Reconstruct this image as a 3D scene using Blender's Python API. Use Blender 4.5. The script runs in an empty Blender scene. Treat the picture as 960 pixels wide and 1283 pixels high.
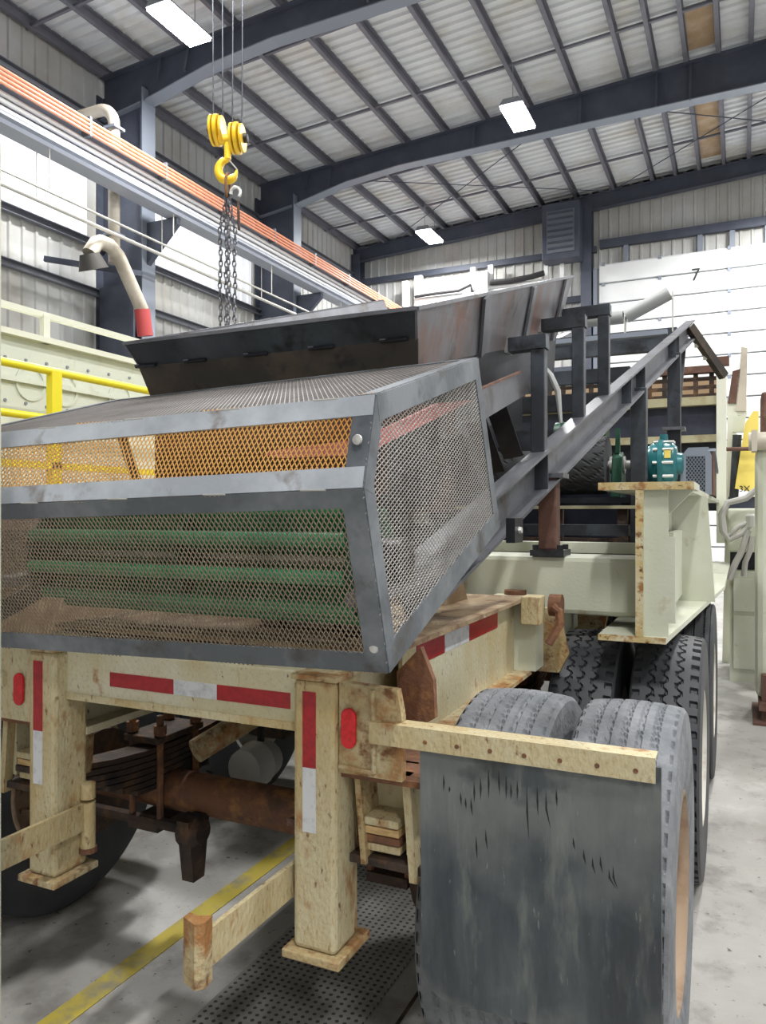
import bpy, math, random
from mathutils import Vector, Matrix
random.seed(7)
PI = math.pi
scene = bpy.context.scene
C = scene.collection

# ------------------------------------------------------------------ camera
FPX, CU, CV, YAW, EYE = 963.0, 480.0, 641.5, math.radians(25.0), 1.6
cam_d = bpy.data.cameras.new('camera')
cam_d.sensor_fit = 'HORIZONTAL'; cam_d.sensor_width = 36.0
cam_d.lens = 36.0 * FPX / 960.0
cam_d.clip_start = 0.05; cam_d.clip_end = 200
cam = bpy.data.objects.new('camera', cam_d); C.objects.link(cam)
cam.location = (0, 0, EYE); cam.rotation_euler = (PI/2, 0, YAW)
scene.camera = cam
# ------------------------------------------------------------------ world, exposure
w = bpy.data.worlds.new('world'); scene.world = w; w.use_nodes = True
w.node_tree.nodes['Background'].inputs[0].default_value = (0.75, 0.85, 1.0, 1)
w.node_tree.nodes['Background'].inputs[1].default_value = 0.4
vs = scene.view_settings
vs.view_transform = 'Standard'; vs.look = 'None'; vs.gamma = 1.0; vs.use_curve_mapping = False
vs.exposure = 0.5
LAMP_W = 350.0
# staggered rows of linear high-bay lamps under the roof: (x, y)
LAMPS = [(-8.75, 10.5), (-4.3, 16.0), (-8.6, 21.8), (1.35, 21.6), (-4.3, 4.7), (0.9, 10.5), (5.3, 16.0), (5.3, 4.7),
         (0.9, -0.8), (5.3, -6.0)]  # those after the door lamp are unseen, extending the rows for fill light

# ------------------------------------------------------------------ pixel -> place (direction only; the plane comes from what it touches)
cs, sn = math.cos(YAW), math.sin(YAW)
def ray(u, v):
    t = (u-CU)/FPX
    return Vector((t*cs-sn, t*sn+cs, (CV-v)/FPX))
O = Vector((0, 0, EYE))
def onY(u, v, Y): d = ray(u, v); return O + d*(Y/d.y)
def onX(u, v, X): d = ray(u, v); return O + d*(X/d.x)
def onZ(u, v, Z): d = ray(u, v); return O + d*((Z-EYE)/d.z)

# ------------------------------------------------------------------ materials
M = {}
def mat(name, base, rough=.5, metal=0., layers=(), bump=0., bscale=60., stretch=(1, 1, 1), emit=None, spec=None, vary=.0):
    m = bpy.data.materials.new(name); m.use_nodes = True
    nt = m.node_tree; N = nt.nodes; L = nt.links
    b = N['Principled BSDF']
    b.inputs['Roughness'].default_value = rough; b.inputs['Metallic'].default_value = metal
    if spec is not None: b.inputs['Specular IOR Level'].default_value = spec
    tc = N.new('ShaderNodeTexCoord'); mp = N.new('ShaderNodeMapping'); mp.inputs['Scale'].default_value = stretch
    L.new(tc.outputs['Object'], mp.inputs['Vector'])
    col = None
    rgb = N.new('ShaderNodeRGB'); rgb.outputs[0].default_value = (*base, 1); col = rgb.outputs[0]
    rsock = None
    for i, (c2, sc, lo, hi, det) in enumerate(layers):
        n = N.new('ShaderNodeTexNoise'); n.inputs['Scale'].default_value = sc; n.inputs['Detail'].default_value = det
        n.inputs['Roughness'].default_value = .62
        ad = N.new('ShaderNodeVectorMath'); ad.operation = 'ADD'; ad.inputs[1].default_value = (3.7*i, 1.3*i, 5.1*i)
        L.new(mp.outputs[0], ad.inputs[0]); L.new(ad.outputs[0], n.inputs['Vector'])
        r = N.new('ShaderNodeMapRange'); r.inputs[1].default_value = lo; r.inputs[2].default_value = hi
        L.new(n.outputs['Fac'], r.inputs[0])
        mx = N.new('ShaderNodeMix'); mx.data_type = 'RGBA'
        L.new(r.outputs[0], mx.inputs['Factor']); L.new(col, mx.inputs['A']); mx.inputs['B'].default_value = (*c2, 1)
        col = mx.outputs['Result']
    L.new(col, b.inputs['Base Color'])
    if bump:
        n = N.new('ShaderNodeTexNoise'); n.inputs['Scale'].default_value = bscale; n.inputs['Detail'].default_value = 4
        L.new(mp.outputs[0], n.inputs['Vector'])
        bp = N.new('ShaderNodeBump'); bp.inputs['Strength'].default_value = bump; bp.inputs['Distance'].default_value = .01
        L.new(n.outputs['Fac'], bp.inputs['Height']); L.new(bp.outputs[0], b.inputs['Normal'])
    if emit:
        b.inputs['Emission Color'].default_value = (*emit[0], 1); b.inputs['Emission Strength'].default_value = emit[1]
    M[name] = m
    return m
RUST = (.16, .065, .022); RUSTL = (.32, .15, .05)
mat('cream', (.56, .525, .37), .55, 0, [((.47, .38, .19), 4, .42, .72, 5), ((.62, .60, .48), 2.3, .5, .7, 3), ((.42, .30, .14), 110, .54, .85, 3), (RUSTL, 15, .61, .73, 9), (RUST, 50, .65, .72, 7)], .25, 90, stretch=(1, 1, .7))
mat('cream_rusty', (.50, .44, .28), .65, 0, [((.40, .29, .13), 5, .40, .64, 5), ((.34, .21, .09), 90, .48, .75, 4), (RUSTL, 10, .48, .62, 9), (RUST, 24, .53, .66, 9)], .5, 80)
mat('cream_worn', (.54, .485, .32), .62, 0, [((.44, .33, .15), 3.5, .40, .66, 5), ((.37, .26, .11), 100, .50, .80, 4), (RUSTL, 12, .56, .70, 9), (RUST, 40, .60, .70, 9)], .4, 90, stretch=(1.2, 1.2, .6))
mat('palegreen', (.55, .57, .46), .5, 0, [((.62, .63, .54), 2, .45, .65, 3), ((.42, .36, .22), 7, .62, .74, 6), (RUST, 55, .70, .74, 4)], .1, 90)
mat('palegreen_edge', (.55, .43, .20), .6, 0, [((.62, .57, .40), 9, .45, .6, 5), (RUSTL, 16, .52, .62, 6), (RUST, 40, .58, .66, 6)], .3, 90)
mat('machine', (.65, .69, .61), .55, 0, [((.71, .74, .64), 1.2, .4, .6, 3), ((.56, .58, .46), 5, .6, .75, 5)])
mat('rail_cream', (.72, .73, .62), .5)
mat('rust', (.17, .075, .04), .8, 0, [(RUSTL, 12, .5, .68, 6), ((.08, .045, .035), 7, .5, .65, 5)], .5, 60)
mat('rust_dark', (.055, .035, .027), .85, 0, [((.14, .07, .03), 10, .52, .68, 6), ((.02, .018, .017), 5, .5, .65, 5)], .5, 60)
mat('rust_brown', (.12, .06, .045), .75, .1, [((.20, .11, .08), 8, .5, .7, 5)], .2, 60)
mat('deck', (.30, .22, .13), .8, 0, [((.16, .09, .05), 9, .45, .62, 6), ((.42, .36, .26), 14, .58, .7, 6)], .4, 60)
mat('mill', (.045, .05, .06), .42, .55, [((.10, .115, .14), 3, .45, .7, 5), ((.025, .024, .026), 7, .55, .7, 5)], .06, 60)
mat('mill_tan', (.055, .048, .043), .5, .4, [((.12, .09, .07), 4, .5, .7, 5), ((.03, .028, .03), 9, .55, .7, 5)], .06, 60)
mat('mill_light', (.15, .155, .175), .42, .5, [((.21, .215, .24), 3, .45, .65, 5), ((.085, .07, .065), 6, .55, .72, 5)], .05, 60)
mat('mill_rusty', (.15, .135, .145), .45, .45, [((.21, .22, .25), 2.5, .45, .62, 5), ((.19, .105, .085), 4.5, .50, .66, 6), ((.07, .06, .065), 7, .58, .72, 5)], .05, 60, stretch=(1, 1, .6))
mat('mill_black', (.018, .02, .026), .4, .4, [((.04, .045, .06), 4, .5, .7, 4)])
mat('guardbar', (.115, .13, .15), .42, .4, [((.24, .26, .29), 3, .45, .62, 5), ((.085, .08, .08), 8, .56, .70, 5)], .06, 60)
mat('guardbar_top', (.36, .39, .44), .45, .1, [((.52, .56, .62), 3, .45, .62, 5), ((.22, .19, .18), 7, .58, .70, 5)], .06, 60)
mat('mesh_grey', (.42, .40, .38), .5, .3, [((.26, .24, .22), 6, .5, .7, 4)])
mat('mesh_brown', (.30, .235, .17), .55, .2, [((.18, .14, .10), 5, .45, .7, 4)])
mat('mesh_top', (.20, .185, .18), .55, .2, [((.13, .12, .115), 5, .45, .7, 4)])
mat('mesh_orange_lit', (.80, .43, .12), .5, .1, [((.62, .28, .06), 4, .45, .7, 4)])  # orange light on the upper strands, put into the mesh colour
mat('weld', (.55, .55, .55), .35, .7)
mat('zinc', (.62, .62, .60), .4, .6)
mat('rubber', (.035, .037, .042), .75, 0, [((.055, .058, .064), 5, .4, .7, 5)], .1, 80)
mat('rubber_dusty', (.15, .16, .175), .85, 0, [((.23, .24, .26), 7, .4, .62, 6), ((.06, .065, .07), 4, .5, .75, 5)], .4, 50)
mat('rubber_new', (.028, .030, .036), .55, 0, [((.045, .048, .055), 4, .4, .7, 4)])
mat('rim_tan', (.36, .26, .18), .75, 0, [((.24, .15, .09), 7, .45, .65, 5), ((.44, .36, .28), 4, .55, .7, 4)])
mat('roller', (.36, .37, .37), .5, .2)
mat('rim_white', (.62, .60, .55), .6, 0, [((.40, .35, .28), 7, .5, .7, 5)])
mat('red_lamp', (.62, .012, .02), .18, 0, [((.50, .01, .015), 90, .45, .55, 1)])
mat('tape_red', (.36, .012, .018), .3, 0, [((.28, .01, .015), 60, .4, .6, 2)])
mat('tape_white', (.60, .62, .65), .3, 0, [((.42, .43, .46), 30, .5, .7, 4)])
mat('green_paint', (.035, .27, .125), .4, 0, [((.02, .16, .075), 5, .4, .65, 4)])
mat('green_dark', (.012, .07, .04), .35)
mat('teal', (.02, .16, .18), .28, .1, [((.015, .10, .12), 6, .45, .65, 3)])
mat('red_rubber', (.62, .17, .16), .55, 0, [((.70, .30, .28), 4, .45, .65, 4)])
mat('yellow', (.80, .52, .02), .4)
mat('yellow_rail', (.90, .76, .02), .4)
mat('yellow_sign', (.88, .70, .16), .5)
mat('black', (.012, .012, .014), .6)
mat('ink', (.03, .03, .035), .6)
mat('navy', (.028, .032, .055), .5, .2, [((.05, .055, .085), 3, .4, .65, 4)])
mat('olive', (.42, .39, .25), .55, 0, [((.30, .24, .13), 6, .5, .7, 5)])
mat('orange_bar', (.78, .33, .20), .45)
mat('runway', (.42, .45, .52), .45, .1)
mat('runway_dark', (.16, .175, .21), .5, .2)
mat('frame_blue', (.06, .07, .10), .55, .1, [((.085, .095, .13), 2, .4, .7, 3)])
mat('frame_light', (.24, .27, .33), .5, .1)
mat('purlin', (.15, .15, .18), .55, .1, [((.20, .20, .24), 1.3, .4, .7, 3)])
mat('deckroof', (.76, .78, .81), .6, 0, [((.66, .64, .60), .7, .5, .7, 4)])
mat('board_brown', (.40, .28, .17), .8, 0, [((.50, .38, .27), 1.5, .45, .62, 4)])
mat('siding', (.55, .56, .56), .55, 0, [((.44, .43, .40), .6, .42, .66, 5)])
mat('girt_grey', (.17, .18, .21), .55, .1)
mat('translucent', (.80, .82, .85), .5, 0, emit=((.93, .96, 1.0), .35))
mat('white_door', (.80, .82, .83), .5, 0, [((.74, .76, .78), .8, .45, .65, 3)])
mat('door_seal', (.20, .21, .23), .7)
mat('white_paint', (.80, .81, .82), .5)
mat('pipe_cream', (.55, .50, .42), .5, .1, [((.40, .35, .28), 2, .45, .65, 4)])
mat('flex_dark', (.06, .055, .05), .6)
mat('pipe_red', (.45, .06, .06), .55)
mat('cable', (.55, .54, .50), .5, .3)
mat('hose', (.42, .41, .39), .5)
mat('chain', (.18, .18, .20), .35, .8)
mat('lamp_body', (.30, .32, .35), .5, .4)
mat('lamp_glow', (1, 1, 1), .5, 0, emit=((.93, .97, 1.0), 28))
mat('wood', (.55, .38, .18), .7, 0, [((.40, .25, .10), 20, .45, .6, 4)], stretch=(1, 1, 6))
mat('white_tank', (.50, .50, .48), .6, 0, [((.35, .34, .31), 6, .5, .7, 4)])
mat('yellow_line', (.50, .40, .05), .7, 0, [((.25, .23, .17), 6, .48, .66, 6)])
mat('brown_stuff', (.22, .14, .08), .8, 0, [((.34, .25, .15), 8, .45, .65, 5)])
mat('flap', (.034, .043, .055), .45, 0, [((.08, .095, .105), 4.5, .38, .66, 6), ((.15, .165, .155), 9, .54, .72, 8), ((.024, .028, .034), 3, .50, .68, 5), ((.22, .235, .22), 34, .66, .74, 5)], .12, 40, stretch=(2.2, 1, .45))
def flap_dust():
    m = M['flap']; nt = m.node_tree; N = nt.nodes; L = nt.links; b = N['Principled BSDF']
    tc = N.new('ShaderNodeTexCoord'); sp = N.new('ShaderNodeSeparateXYZ'); L.new(tc.outputs['Object'], sp.inputs[0])
    n = N.new('ShaderNodeTexNoise'); n.inputs['Scale'].default_value = 7; n.inputs['Detail'].default_value = 7; L.new(tc.outputs['Object'], n.inputs['Vector'])
    a = N.new('ShaderNodeMath'); a.operation = 'MULTIPLY_ADD'; a.inputs[1].default_value = .55; L.new(n.outputs['Fac'], a.inputs[0]); L.new(sp.outputs[2], a.inputs[2])
    cr = N.new('ShaderNodeValToRGB'); L.new(a.outputs[0], cr.inputs[0])
    e = cr.color_ramp.elements; e[0].position = .0; e[0].color = (0,0,0,1); e[1].position = 1; e[1].color = (0,0,0,1)
    mr = N.new('ShaderNodeMapRange'); mr.inputs[1].default_value = .6; mr.inputs[2].default_value = 1.6; L.new(a.outputs[0], mr.inputs[0]); L.new(mr.outputs[0], cr.inputs[0])
    for p_, c_ in ((.10,.55),(.22,.05),(.42,.0),(.62,.5),(.70,.62),(.755,.08)):
        q = cr.color_ramp.elements.new(p_); q.color = (c_,c_,c_,1)
    mx = N.new('ShaderNodeMix'); mx.data_type = 'RGBA'; mx.inputs['B'].default_value = (.19,.205,.195,1)
    src = b.inputs['Base Color'].links[0].from_socket
    L.new(cr.outputs[0], mx.inputs['Factor']); L.new(src, mx.inputs['A']); L.new(mx.outputs['Result'], b.inputs['Base Color'])
flap_dust()
# concrete
mat('concrete', (.41, .40, .38), .5, 0, [((.29, .28, .26), .9, .42, .62, 6), ((.18, .17, .16), 3.5, .52, .70, 7), ((.55, .54, .52), 2.2, .56, .72, 6), ((.10, .095, .09), 26, .66, .71, 3), ((.12, .115, .11), 70, .70, .74, 2)], .1, 60)
def perforated():
    m = mat('perforated', (.33, .32, .30), .6, .1, [((.22, .21, .20), 5, .45, .65, 6)])
    nt = m.node_tree; N = nt.nodes; L = nt.links; b = N['Principled BSDF']
    tc = N.new('ShaderNodeTexCoord'); sep = N.new('ShaderNodeSeparateXYZ'); L.new(tc.outputs['Object'], sep.inputs[0])
    def cell(sock, off):
        a = N.new('ShaderNodeMath'); a.operation = 'MULTIPLY_ADD'; a.inputs[1].default_value = 1/.027; a.inputs[2].default_value = off
        L.new(sock, a.inputs[0])
        f = N.new('ShaderNodeMath'); f.operation = 'FRACT'; L.new(a.outputs[0], f.inputs[0])
        s = N.new('ShaderNodeMath'); s.operation = 'SUBTRACT'; s.inputs[1].default_value = .5; L.new(f.outputs[0], s.inputs[0])
        p = N.new('ShaderNodeMath'); p.operation = 'POWER'; p.inputs[1].default_value = 2; L.new(s.outputs[0], p.inputs[0])
        return p.outputs[0]
    ad = N.new('ShaderNodeMath'); ad.operation = 'ADD'
    L.new(cell(sep.outputs[0], 100), ad.inputs[0]); L.new(cell(sep.outputs[1], 100), ad.inputs[1])
    lt = N.new('ShaderNodeMath'); lt.operation = 'LESS_THAN'; lt.inputs[1].default_value = .062; L.new(ad.outputs[0], lt.inputs[0])
    mx = N.new('ShaderNodeMix'); mx.data_type = 'RGBA'; mx.inputs['B'].default_value = (.05, .047, .044, 1)
    src = b.inputs['Base Color'].links[0].from_socket
    L.new(lt.outputs[0], mx.inputs['Factor']); L.new(src, mx.inputs['A']); L.new(mx.outputs['Result'], b.inputs['Base Color'])
perforated()

# ------------------------------------------------------------------ mesh builder
class MB:
    def __init__(s): s.v = []; s.f = []
    def add(s, vs_, fs):
        o = len(s.v); s.v += [tuple(p) for p in vs_]; s.f += [tuple(i+o for i in f) for f in fs]; return s
    def box(s, x0, x1, y0, y1, z0, z1):
        if x0 > x1: x0, x1 = x1, x0
        if y0 > y1: y0, y1 = y1, y0
        if z0 > z1: z0, z1 = z1, z0
        return s.add([(x0,y0,z0),(x1,y0,z0),(x1,y1,z0),(x0,y1,z0),(x0,y0,z1),(x1,y0,z1),(x1,y1,z1),(x0,y1,z1)],
                     [(3,2,1,0),(4,5,6,7),(0,1,5,4),(1,2,6,5),(2,3,7,6),(3,0,4,7)])
    def bar(s, p0, p1, w, h, up=(0,0,1), caps=True):
        p0, p1 = Vector(p0), Vector(p1); d = (p1-p0).normalized(); up = Vector(up)
        a = d.cross(up)
        if a.length < 1e-5: a = d.cross(Vector((1,0,0)))
        a.normalize(); b = a.cross(d)
        q = [(-1,-1),(1,-1),(1,1),(-1,1)]
        vs_ = [p + a*(w/2*i) + b*(h/2*j) for p in (p0, p1) for i, j in q]
        fs = [(0,1,5,4),(1,2,6,5),(2,3,7,6),(3,0,4,7)]
        if caps: fs += [(3,2,1,0),(4,5,6,7)]
        return s.add(vs_, fs)
    def prism(s, pts, ext):
        n = len(pts); e = Vector(ext); P = [Vector(p) for p in pts]
        vs_ = P + [p+e for p in P]
        fs = [tuple(range(n-1, -1, -1)), tuple(range(n, 2*n))] + [(i, (i+1)%n, n+(i+1)%n, n+i) for i in range(n)]
        return s.add(vs_, fs)
    def profile(s, prof, p0, p1, up=(0,0,1)):
        """closed 2-D profile [(side, up)] swept p0->p1"""
        p0, p1 = Vector(p0), Vector(p1); d = (p1-p0).normalized(); up = Vector(up)
        a = d.cross(up).normalized(); b = a.cross(d)
        n = len(prof)
        vs_ = [p + a*x + b*y for p in (p0, p1) for x, y in prof]
        fs = [tuple(range(n-1,-1,-1)), tuple(range(n,2*n))] + [(i,(i+1)%n,n+(i+1)%n,n+i) for i in range(n)]
        return s.add(vs_, fs)
    def tube(s, pts, r, n=8, caps=True):
        pts = [Vector(p) for p in pts]; k = len(pts)
        rr = r if isinstance(r, (list, tuple)) else [r]*k
        vs_ = []; ref = None
        for i, p in enumerate(pts):
            d = (pts[min(i+1,k-1)]-pts[max(i-1,0)]).normalized()
            if ref is None:
                ref = Vector((0,0,1)) if abs(d.z) < .9 else Vector((1,0,0))
            a = d.cross(ref)
            if a.length < 1e-4: a = d.cross(Vector((.3,.8,.1)))
            a.normalize(); b = a.cross(d); ref = b
            for j in range(n):
                t = 2*PI*j/n; vs_.append(p + a*(math.cos(t)*rr[i]) + b*(math.sin(t)*rr[i]))
        fs = [(i*n+j, i*n+(j+1)%n, (i+1)*n+(j+1)%n, (i+1)*n+j) for i in range(k-1) for j in range(n)]
        if caps: fs += [tuple(range(n-1,-1,-1)), tuple(range((k-1)*n, k*n))]
        return s.add(vs_, fs)
    def lathe(s, prof, c, axis='X', n=32, close=False):
        """prof [(along, radius)] revolved about axis through c"""
        c = Vector(c); vs_ = []
        for a, r in prof:
            for j in range(n):
                t = 2*PI*j/n; q, e = math.cos(t)*r, math.sin(t)*r
                vs_.append(c + (Vector((a,q,e)) if axis == 'X' else Vector((q,a,e)) if axis == 'Y' else Vector((q,e,a))))
        k = len(prof)
        fs = [(i*n+j, i*n+(j+1)%n, (i+1)*n+(j+1)%n, (i+1)*n+j) for i in range(k-1) for j in range(n)]
        if close: fs += [tuple(range(n-1,-1,-1)), tuple(range((k-1)*n, k*n))]
        return s.add(vs_, fs)
    def build(s, name, m, parent=None, smooth=False, bevel=0, local=False, link=True):
        me = bpy.data.meshes.new(name); me.from_pydata(s.v, [], s.f); me.update()
        me.materials.append(M[m] if isinstance(m, str) else m)
        o = bpy.data.objects.new(name, me)
        if link: C.objects.link(o)
        if parent is not None:
            o.parent = parent
            if not local: o.matrix_parent_inverse = Matrix.Translation(-wloc(parent))
        bm_fix(me)
        if smooth:
            for p in me.polygons: p.use_smooth = True
            try: me.set_sharp_from_angle(angle=math.radians(38))
            except Exception: pass
        if bevel:
            b = o.modifiers.new('bevel', 'BEVEL'); b.width = bevel; b.segments = 2; b.limit_method = 'ANGLE'
        return o
def wloc(p):
    v = Vector((0,0,0))
    while p is not None:
        v = v + p.location + (p.matrix_parent_inverse.translation if p.parent else Vector((0,0,0))); p = p.parent
    return v
import bmesh
def bm_fix(me):
    if len(me.polygons) > 4000: return
    b = bmesh.new(); b.from_mesh(me); bmesh.ops.recalc_face_normals(b, faces=b.faces); b.to_mesh(me); b.free()
def tag(o, label, cat, group=None):
    o['label'] = label; o['category'] = cat
    if group: o['group'] = group
    return o
def thing(name, label, cat, loc=(0,0,0), group=None):
    e = bpy.data.objects.new(name, None); C.objects.link(e); e.location = loc; e.empty_display_size = .2
    return tag(e, label, cat, group)
def struct(o): o['kind'] = 'structure'; return o
def stuff(o): o['kind'] = 'stuff'; return o
def share(src, parent=None, loc=(0,0,0), rot=None):
    o = src.copy(); C.objects.link(o); o.parent = parent; o.matrix_parent_inverse = Matrix.Identity(4); o.location = loc
    if rot: o.rotation_euler = rot
    return o
def copy_tree(o, parent=None):
    c = o.copy(); C.objects.link(c)
    if parent is not None: c.parent = parent
    for ch in list(o.children): copy_tree(ch, c)
    return c
def B(*a): return MB().box(*a)
def iprof(w, h, tf, tw):
    return [(-w/2,-h/2),(w/2,-h/2),(w/2,-h/2+tf),(tw/2,-h/2+tf),(tw/2,h/2-tf),(w/2,h/2-tf),(w/2,h/2),(-w/2,h/2),(-w/2,h/2-tf),(-tw/2,h/2-tf),(-tw/2,-h/2+tf),(-w/2,-h/2+tf)]
def cprof(w, h, t, side=1):
    p = [(0,-h/2),(w,-h/2),(w,-h/2+t),(t,-h/2+t),(t,h/2-t),(w,h/2-t),(w,h/2),(0,h/2)]
    return p if side > 0 else [(-x, y) for x, y in p]
def lprof(w, h, t): return [(0,0),(w,0),(w,t),(t,t),(t,h),(0,h)]

# ================================================================== BUILDING
XW, YF, XR, YN = -12.25, 24.1, 9.0, -8.0
def zdeck(x): return 11.0 + .06*(x+11)
floor = struct(B(XW-.2, XR+.2, YN-.2, YF+.2, -.2, 0).build('floor', 'concrete'))
B(-1.995, -1.905, -1.0, 6.0, 0, .003).build('floor_marking', 'yellow_line', floor)
for i in range(5):
    B(-1.57, -1.07, -.3+i*1.3, .99+i*1.3, 0, .006).build('perforated_plate', 'perforated', floor)
mb = MB(); # expansion joints, shallow dark strips
for x in (-.98, 1.6): B(x, x+.012, -2, 12, 0, .002).build('expansion_joint', 'rust_dark', floor)

def corrugated(along, a0, a1, z0, z1, plane, name, m, out=1, parent=None, pitch=.3, depth=.035):
    """vertical-rib siding; along='Y' -> plane is x"""
    mb = MB(); pts = []; a = a0
    while a < a1:
        for da, dd in ((0,0),(pitch*.62,0),(pitch*.70,depth),(pitch*.88,depth),(pitch*.96,0)):
            if a+da <= a1: pts.append((a+da, plane+out*dd))
        a += pitch
    pts.append((a1, plane))
    k = len(pts); vs_ = []
    for z in (z0, z1):
        for p, q in pts: vs_.append((q, p, z) if along == 'Y' else (p, q, z))
    mb.add(vs_, [(i, i+1, k+i+1, k+i) for i in range(k-1)])
    return mb.build(name, m, parent)
wl = struct(corrugated('Y', YN, YF, 0, 10.95, XW, 'wall_left', 'siding', 1))
wf = struct(corrugated('X', XW, XR, 0, 12.3, YF, 'wall_far', 'siding', -1))
wr = struct(B(XR, XR+.15, YN, YF, 0, 12.4).build('wall_right', 'siding'))
wn = struct(B(XW, XR, YN-.15, YN, 0, 12.4).build('wall_near', 'siding'))
# band of white translucent wall lights in the left wall
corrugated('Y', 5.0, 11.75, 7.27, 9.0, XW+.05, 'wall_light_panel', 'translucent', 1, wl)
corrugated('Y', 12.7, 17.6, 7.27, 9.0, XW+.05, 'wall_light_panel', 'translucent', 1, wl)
# girts and columns on the left wall
for z in (2.2, 4.4, 6.15, 7.15, 9.75):
    MB().profile(cprof(.12, .15, .015), (XW+.05, YN, z), (XW+.05, YF, z)).build('girt', 'girt_grey', wl)
for y in (0.6, 6.4, 12.2, 18.0):
    mb = MB()
    mb.box(XW+.04, -11.02, y-.02, y+.02, 0, 10.3)                   # web
    mb.prism([(-11.02, y-.19, 0), (-10.98, y-.19, 0), (-10.98, y-.19, 10.25), (-11.02, y-.19, 10.25)], (0,.38,0))
    mb.box(XW+.03, XW+.07, y-.19, y+.19, 0, 10.3)
    mb.prism([(-11.0,y-.06,6.6),(-10.2,y-.06,7.35),(-10.2,y-.06,7.48),(-11.0,y-.06,7.48)], (0,.12,0))   # crane bracket
    mb.build('column', 'frame_blue', wl)
    B(-10.98, -10.965, y-.19, y+.19, 0, 10.2).build('column_flange', 'frame_light', wl)
    mb = MB().box(-11.95, -11.05, y-.35, y-.30, 3.3, 6.2); mb.build('column_plate', 'frame_blue', wl)
# far wall columns, girts
for x in (XW+.2, -4.25, 6.3):
    MB().profile(iprof(.32, .4, .03, .02), (x, YF-.3, 0), (x, YF-.3, zdeck(x)-.45), up=(0,1,0)).build('column', 'frame_blue', wf)
for z in (3.0, 6.0, 8.15, 9.6):
    B(XW, -4.0, YF-.2, YF-.04, z-.09, z+.09).build('girt', 'frame_blue', wf)
B(-3.9, XR, YF-.2, YF-.04, 9.6, 9.85).build('girt', 'frame_blue', wf)
for x in (-3.2, -1.15, -.3, .6, 1.5):
    B(x, x+.14, YF-.16, YF-.04, 8.6, 9.7).build('girt_post', 'frame_light', wf)

# ---- roof
ceil_mb = MB(); pts = []; y = YN
while y < YF:
    for dy, dz in ((0,0),(.18,0),(.20,-.055),(.225,-.055),(.245,0)):
        pts.append((min(y+dy, YF), dz))
    y += .25
k = len(pts); vs_ = []
for x in (XW, XR):
    for p, q in pts: vs_.append((x, p, zdeck(x)+q))
ceil_mb.add(vs_, [(i, i+1, k+i+1, k+i) for i in range(k-1)])
ceil = struct(ceil_mb.build('ceiling', 'deckroof'))
PX = [-12.1, -11.0, -9.97, -8.85, -7.75, -6.69, -5.64, -4.56, -3.45, -2.35, -1.72, -1.09, -.45, .18, .8, 1.9, 3.0, 4.1, 5.2, 6.3, 7.4, 8.5]
src = None
for x in PX:
    if src is None:
        src = MB().profile([(-.045,-.11),(.045,-.11),(.045,-.09),(-.02,-.09),(-.02,.09),(.06,.09),(.06,.11),(-.045,.11)], (0, YN, 0), (0, YF, 0)).build('purlin', 'purlin', ceil, local=True)
        src.location = (x, 0, zdeck(x)-.15)
    else: share(src, ceil, (x, 0, zdeck(x)-.15))
for y in (-5.2, .6, 6.4, 12.2, 18.0, 23.75):
    mb = MB(); w = .3 if y < 23 else .22
    dp = .0 if y < 23 else .35
    top = lambda x: zdeck(x)-.26
    xs = [-12.15, -11.0, -9.4, -7.9, -3.0, .5, XR]
    bot = [9.8, 9.95, 10.28, 10.42, 10.5, 10.55, 10.9] if y < 23 else [top(x)-.42 for x in xs]
    pl = [(x, y-.015, top(x)) for x in xs] + [(x, y-.015, b_) for x, b_ in zip(xs[::-1], bot[::-1])]
    mb.prism(pl, (0,.03,0))
    for i in range(len(xs)-1):                                       # flanges
        mb.bar((xs[i], y, top(xs[i])), (xs[i+1], y, top(xs[i+1])), w, .03)
    r = mb.build('rafter', 'frame_blue', ceil)
    mb = MB()
    for i in range(len(xs)-1):
        mb.bar((xs[i], y, bot[i]-.012), (xs[i+1], y, bot[i+1]-.012), w, .024)
    mb.build('rafter_flange', 'frame_light' if y < 23 else 'frame_blue', r)
    if y > 0 and y < 23:
        for x in (-10.6, -9.9, -5.9, -3.35, -1.7, -1.0):
            MB().bar((x, y-.17, 10.25 if x < -9 else 10.5), (x, y-.05, top(x)), .05, .05).build('flange_brace', 'frame_blue', r)
for y in (2.5, 4.5, 8.3, 10.3, 13.2, 16.1, 19.4, 21.8):
    MB().bar((XW, y, zdeck(XW)-.2), (XR, y, zdeck(XR)-.2), .06, .05).build('purlin_strap', 'purlin', ceil)
for a, b in (((-10.6, 18.2), (-3.6, 23.5)), ((-3.6, 18.2), (-10.6, 23.5)), ((-3.4, 18.2), (3.0, 23.5)), ((3.0, 18.2), (-3.4, 23.5))):
    MB().tube([(a[0], a[1], zdeck(a[0])-.32), (b[0], b[1], zdeck(b[0])-.32)], .013, 6).build('brace_rod', 'frame_blue', ceil)
for y0, y1 in ((16.3, 17.8), (18.4, 23.4)):
    x0, x1 = -1.04, -.51
    MB().prism([(x0,y0,zdeck(x0)-.06),(x1,y0,zdeck(x1)-.06),(x1,y1,zdeck(x1)-.06),(x0,y1,zdeck(x0)-.06)], (0,0,.018)).build('patch_board', 'board_brown', ceil)

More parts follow.
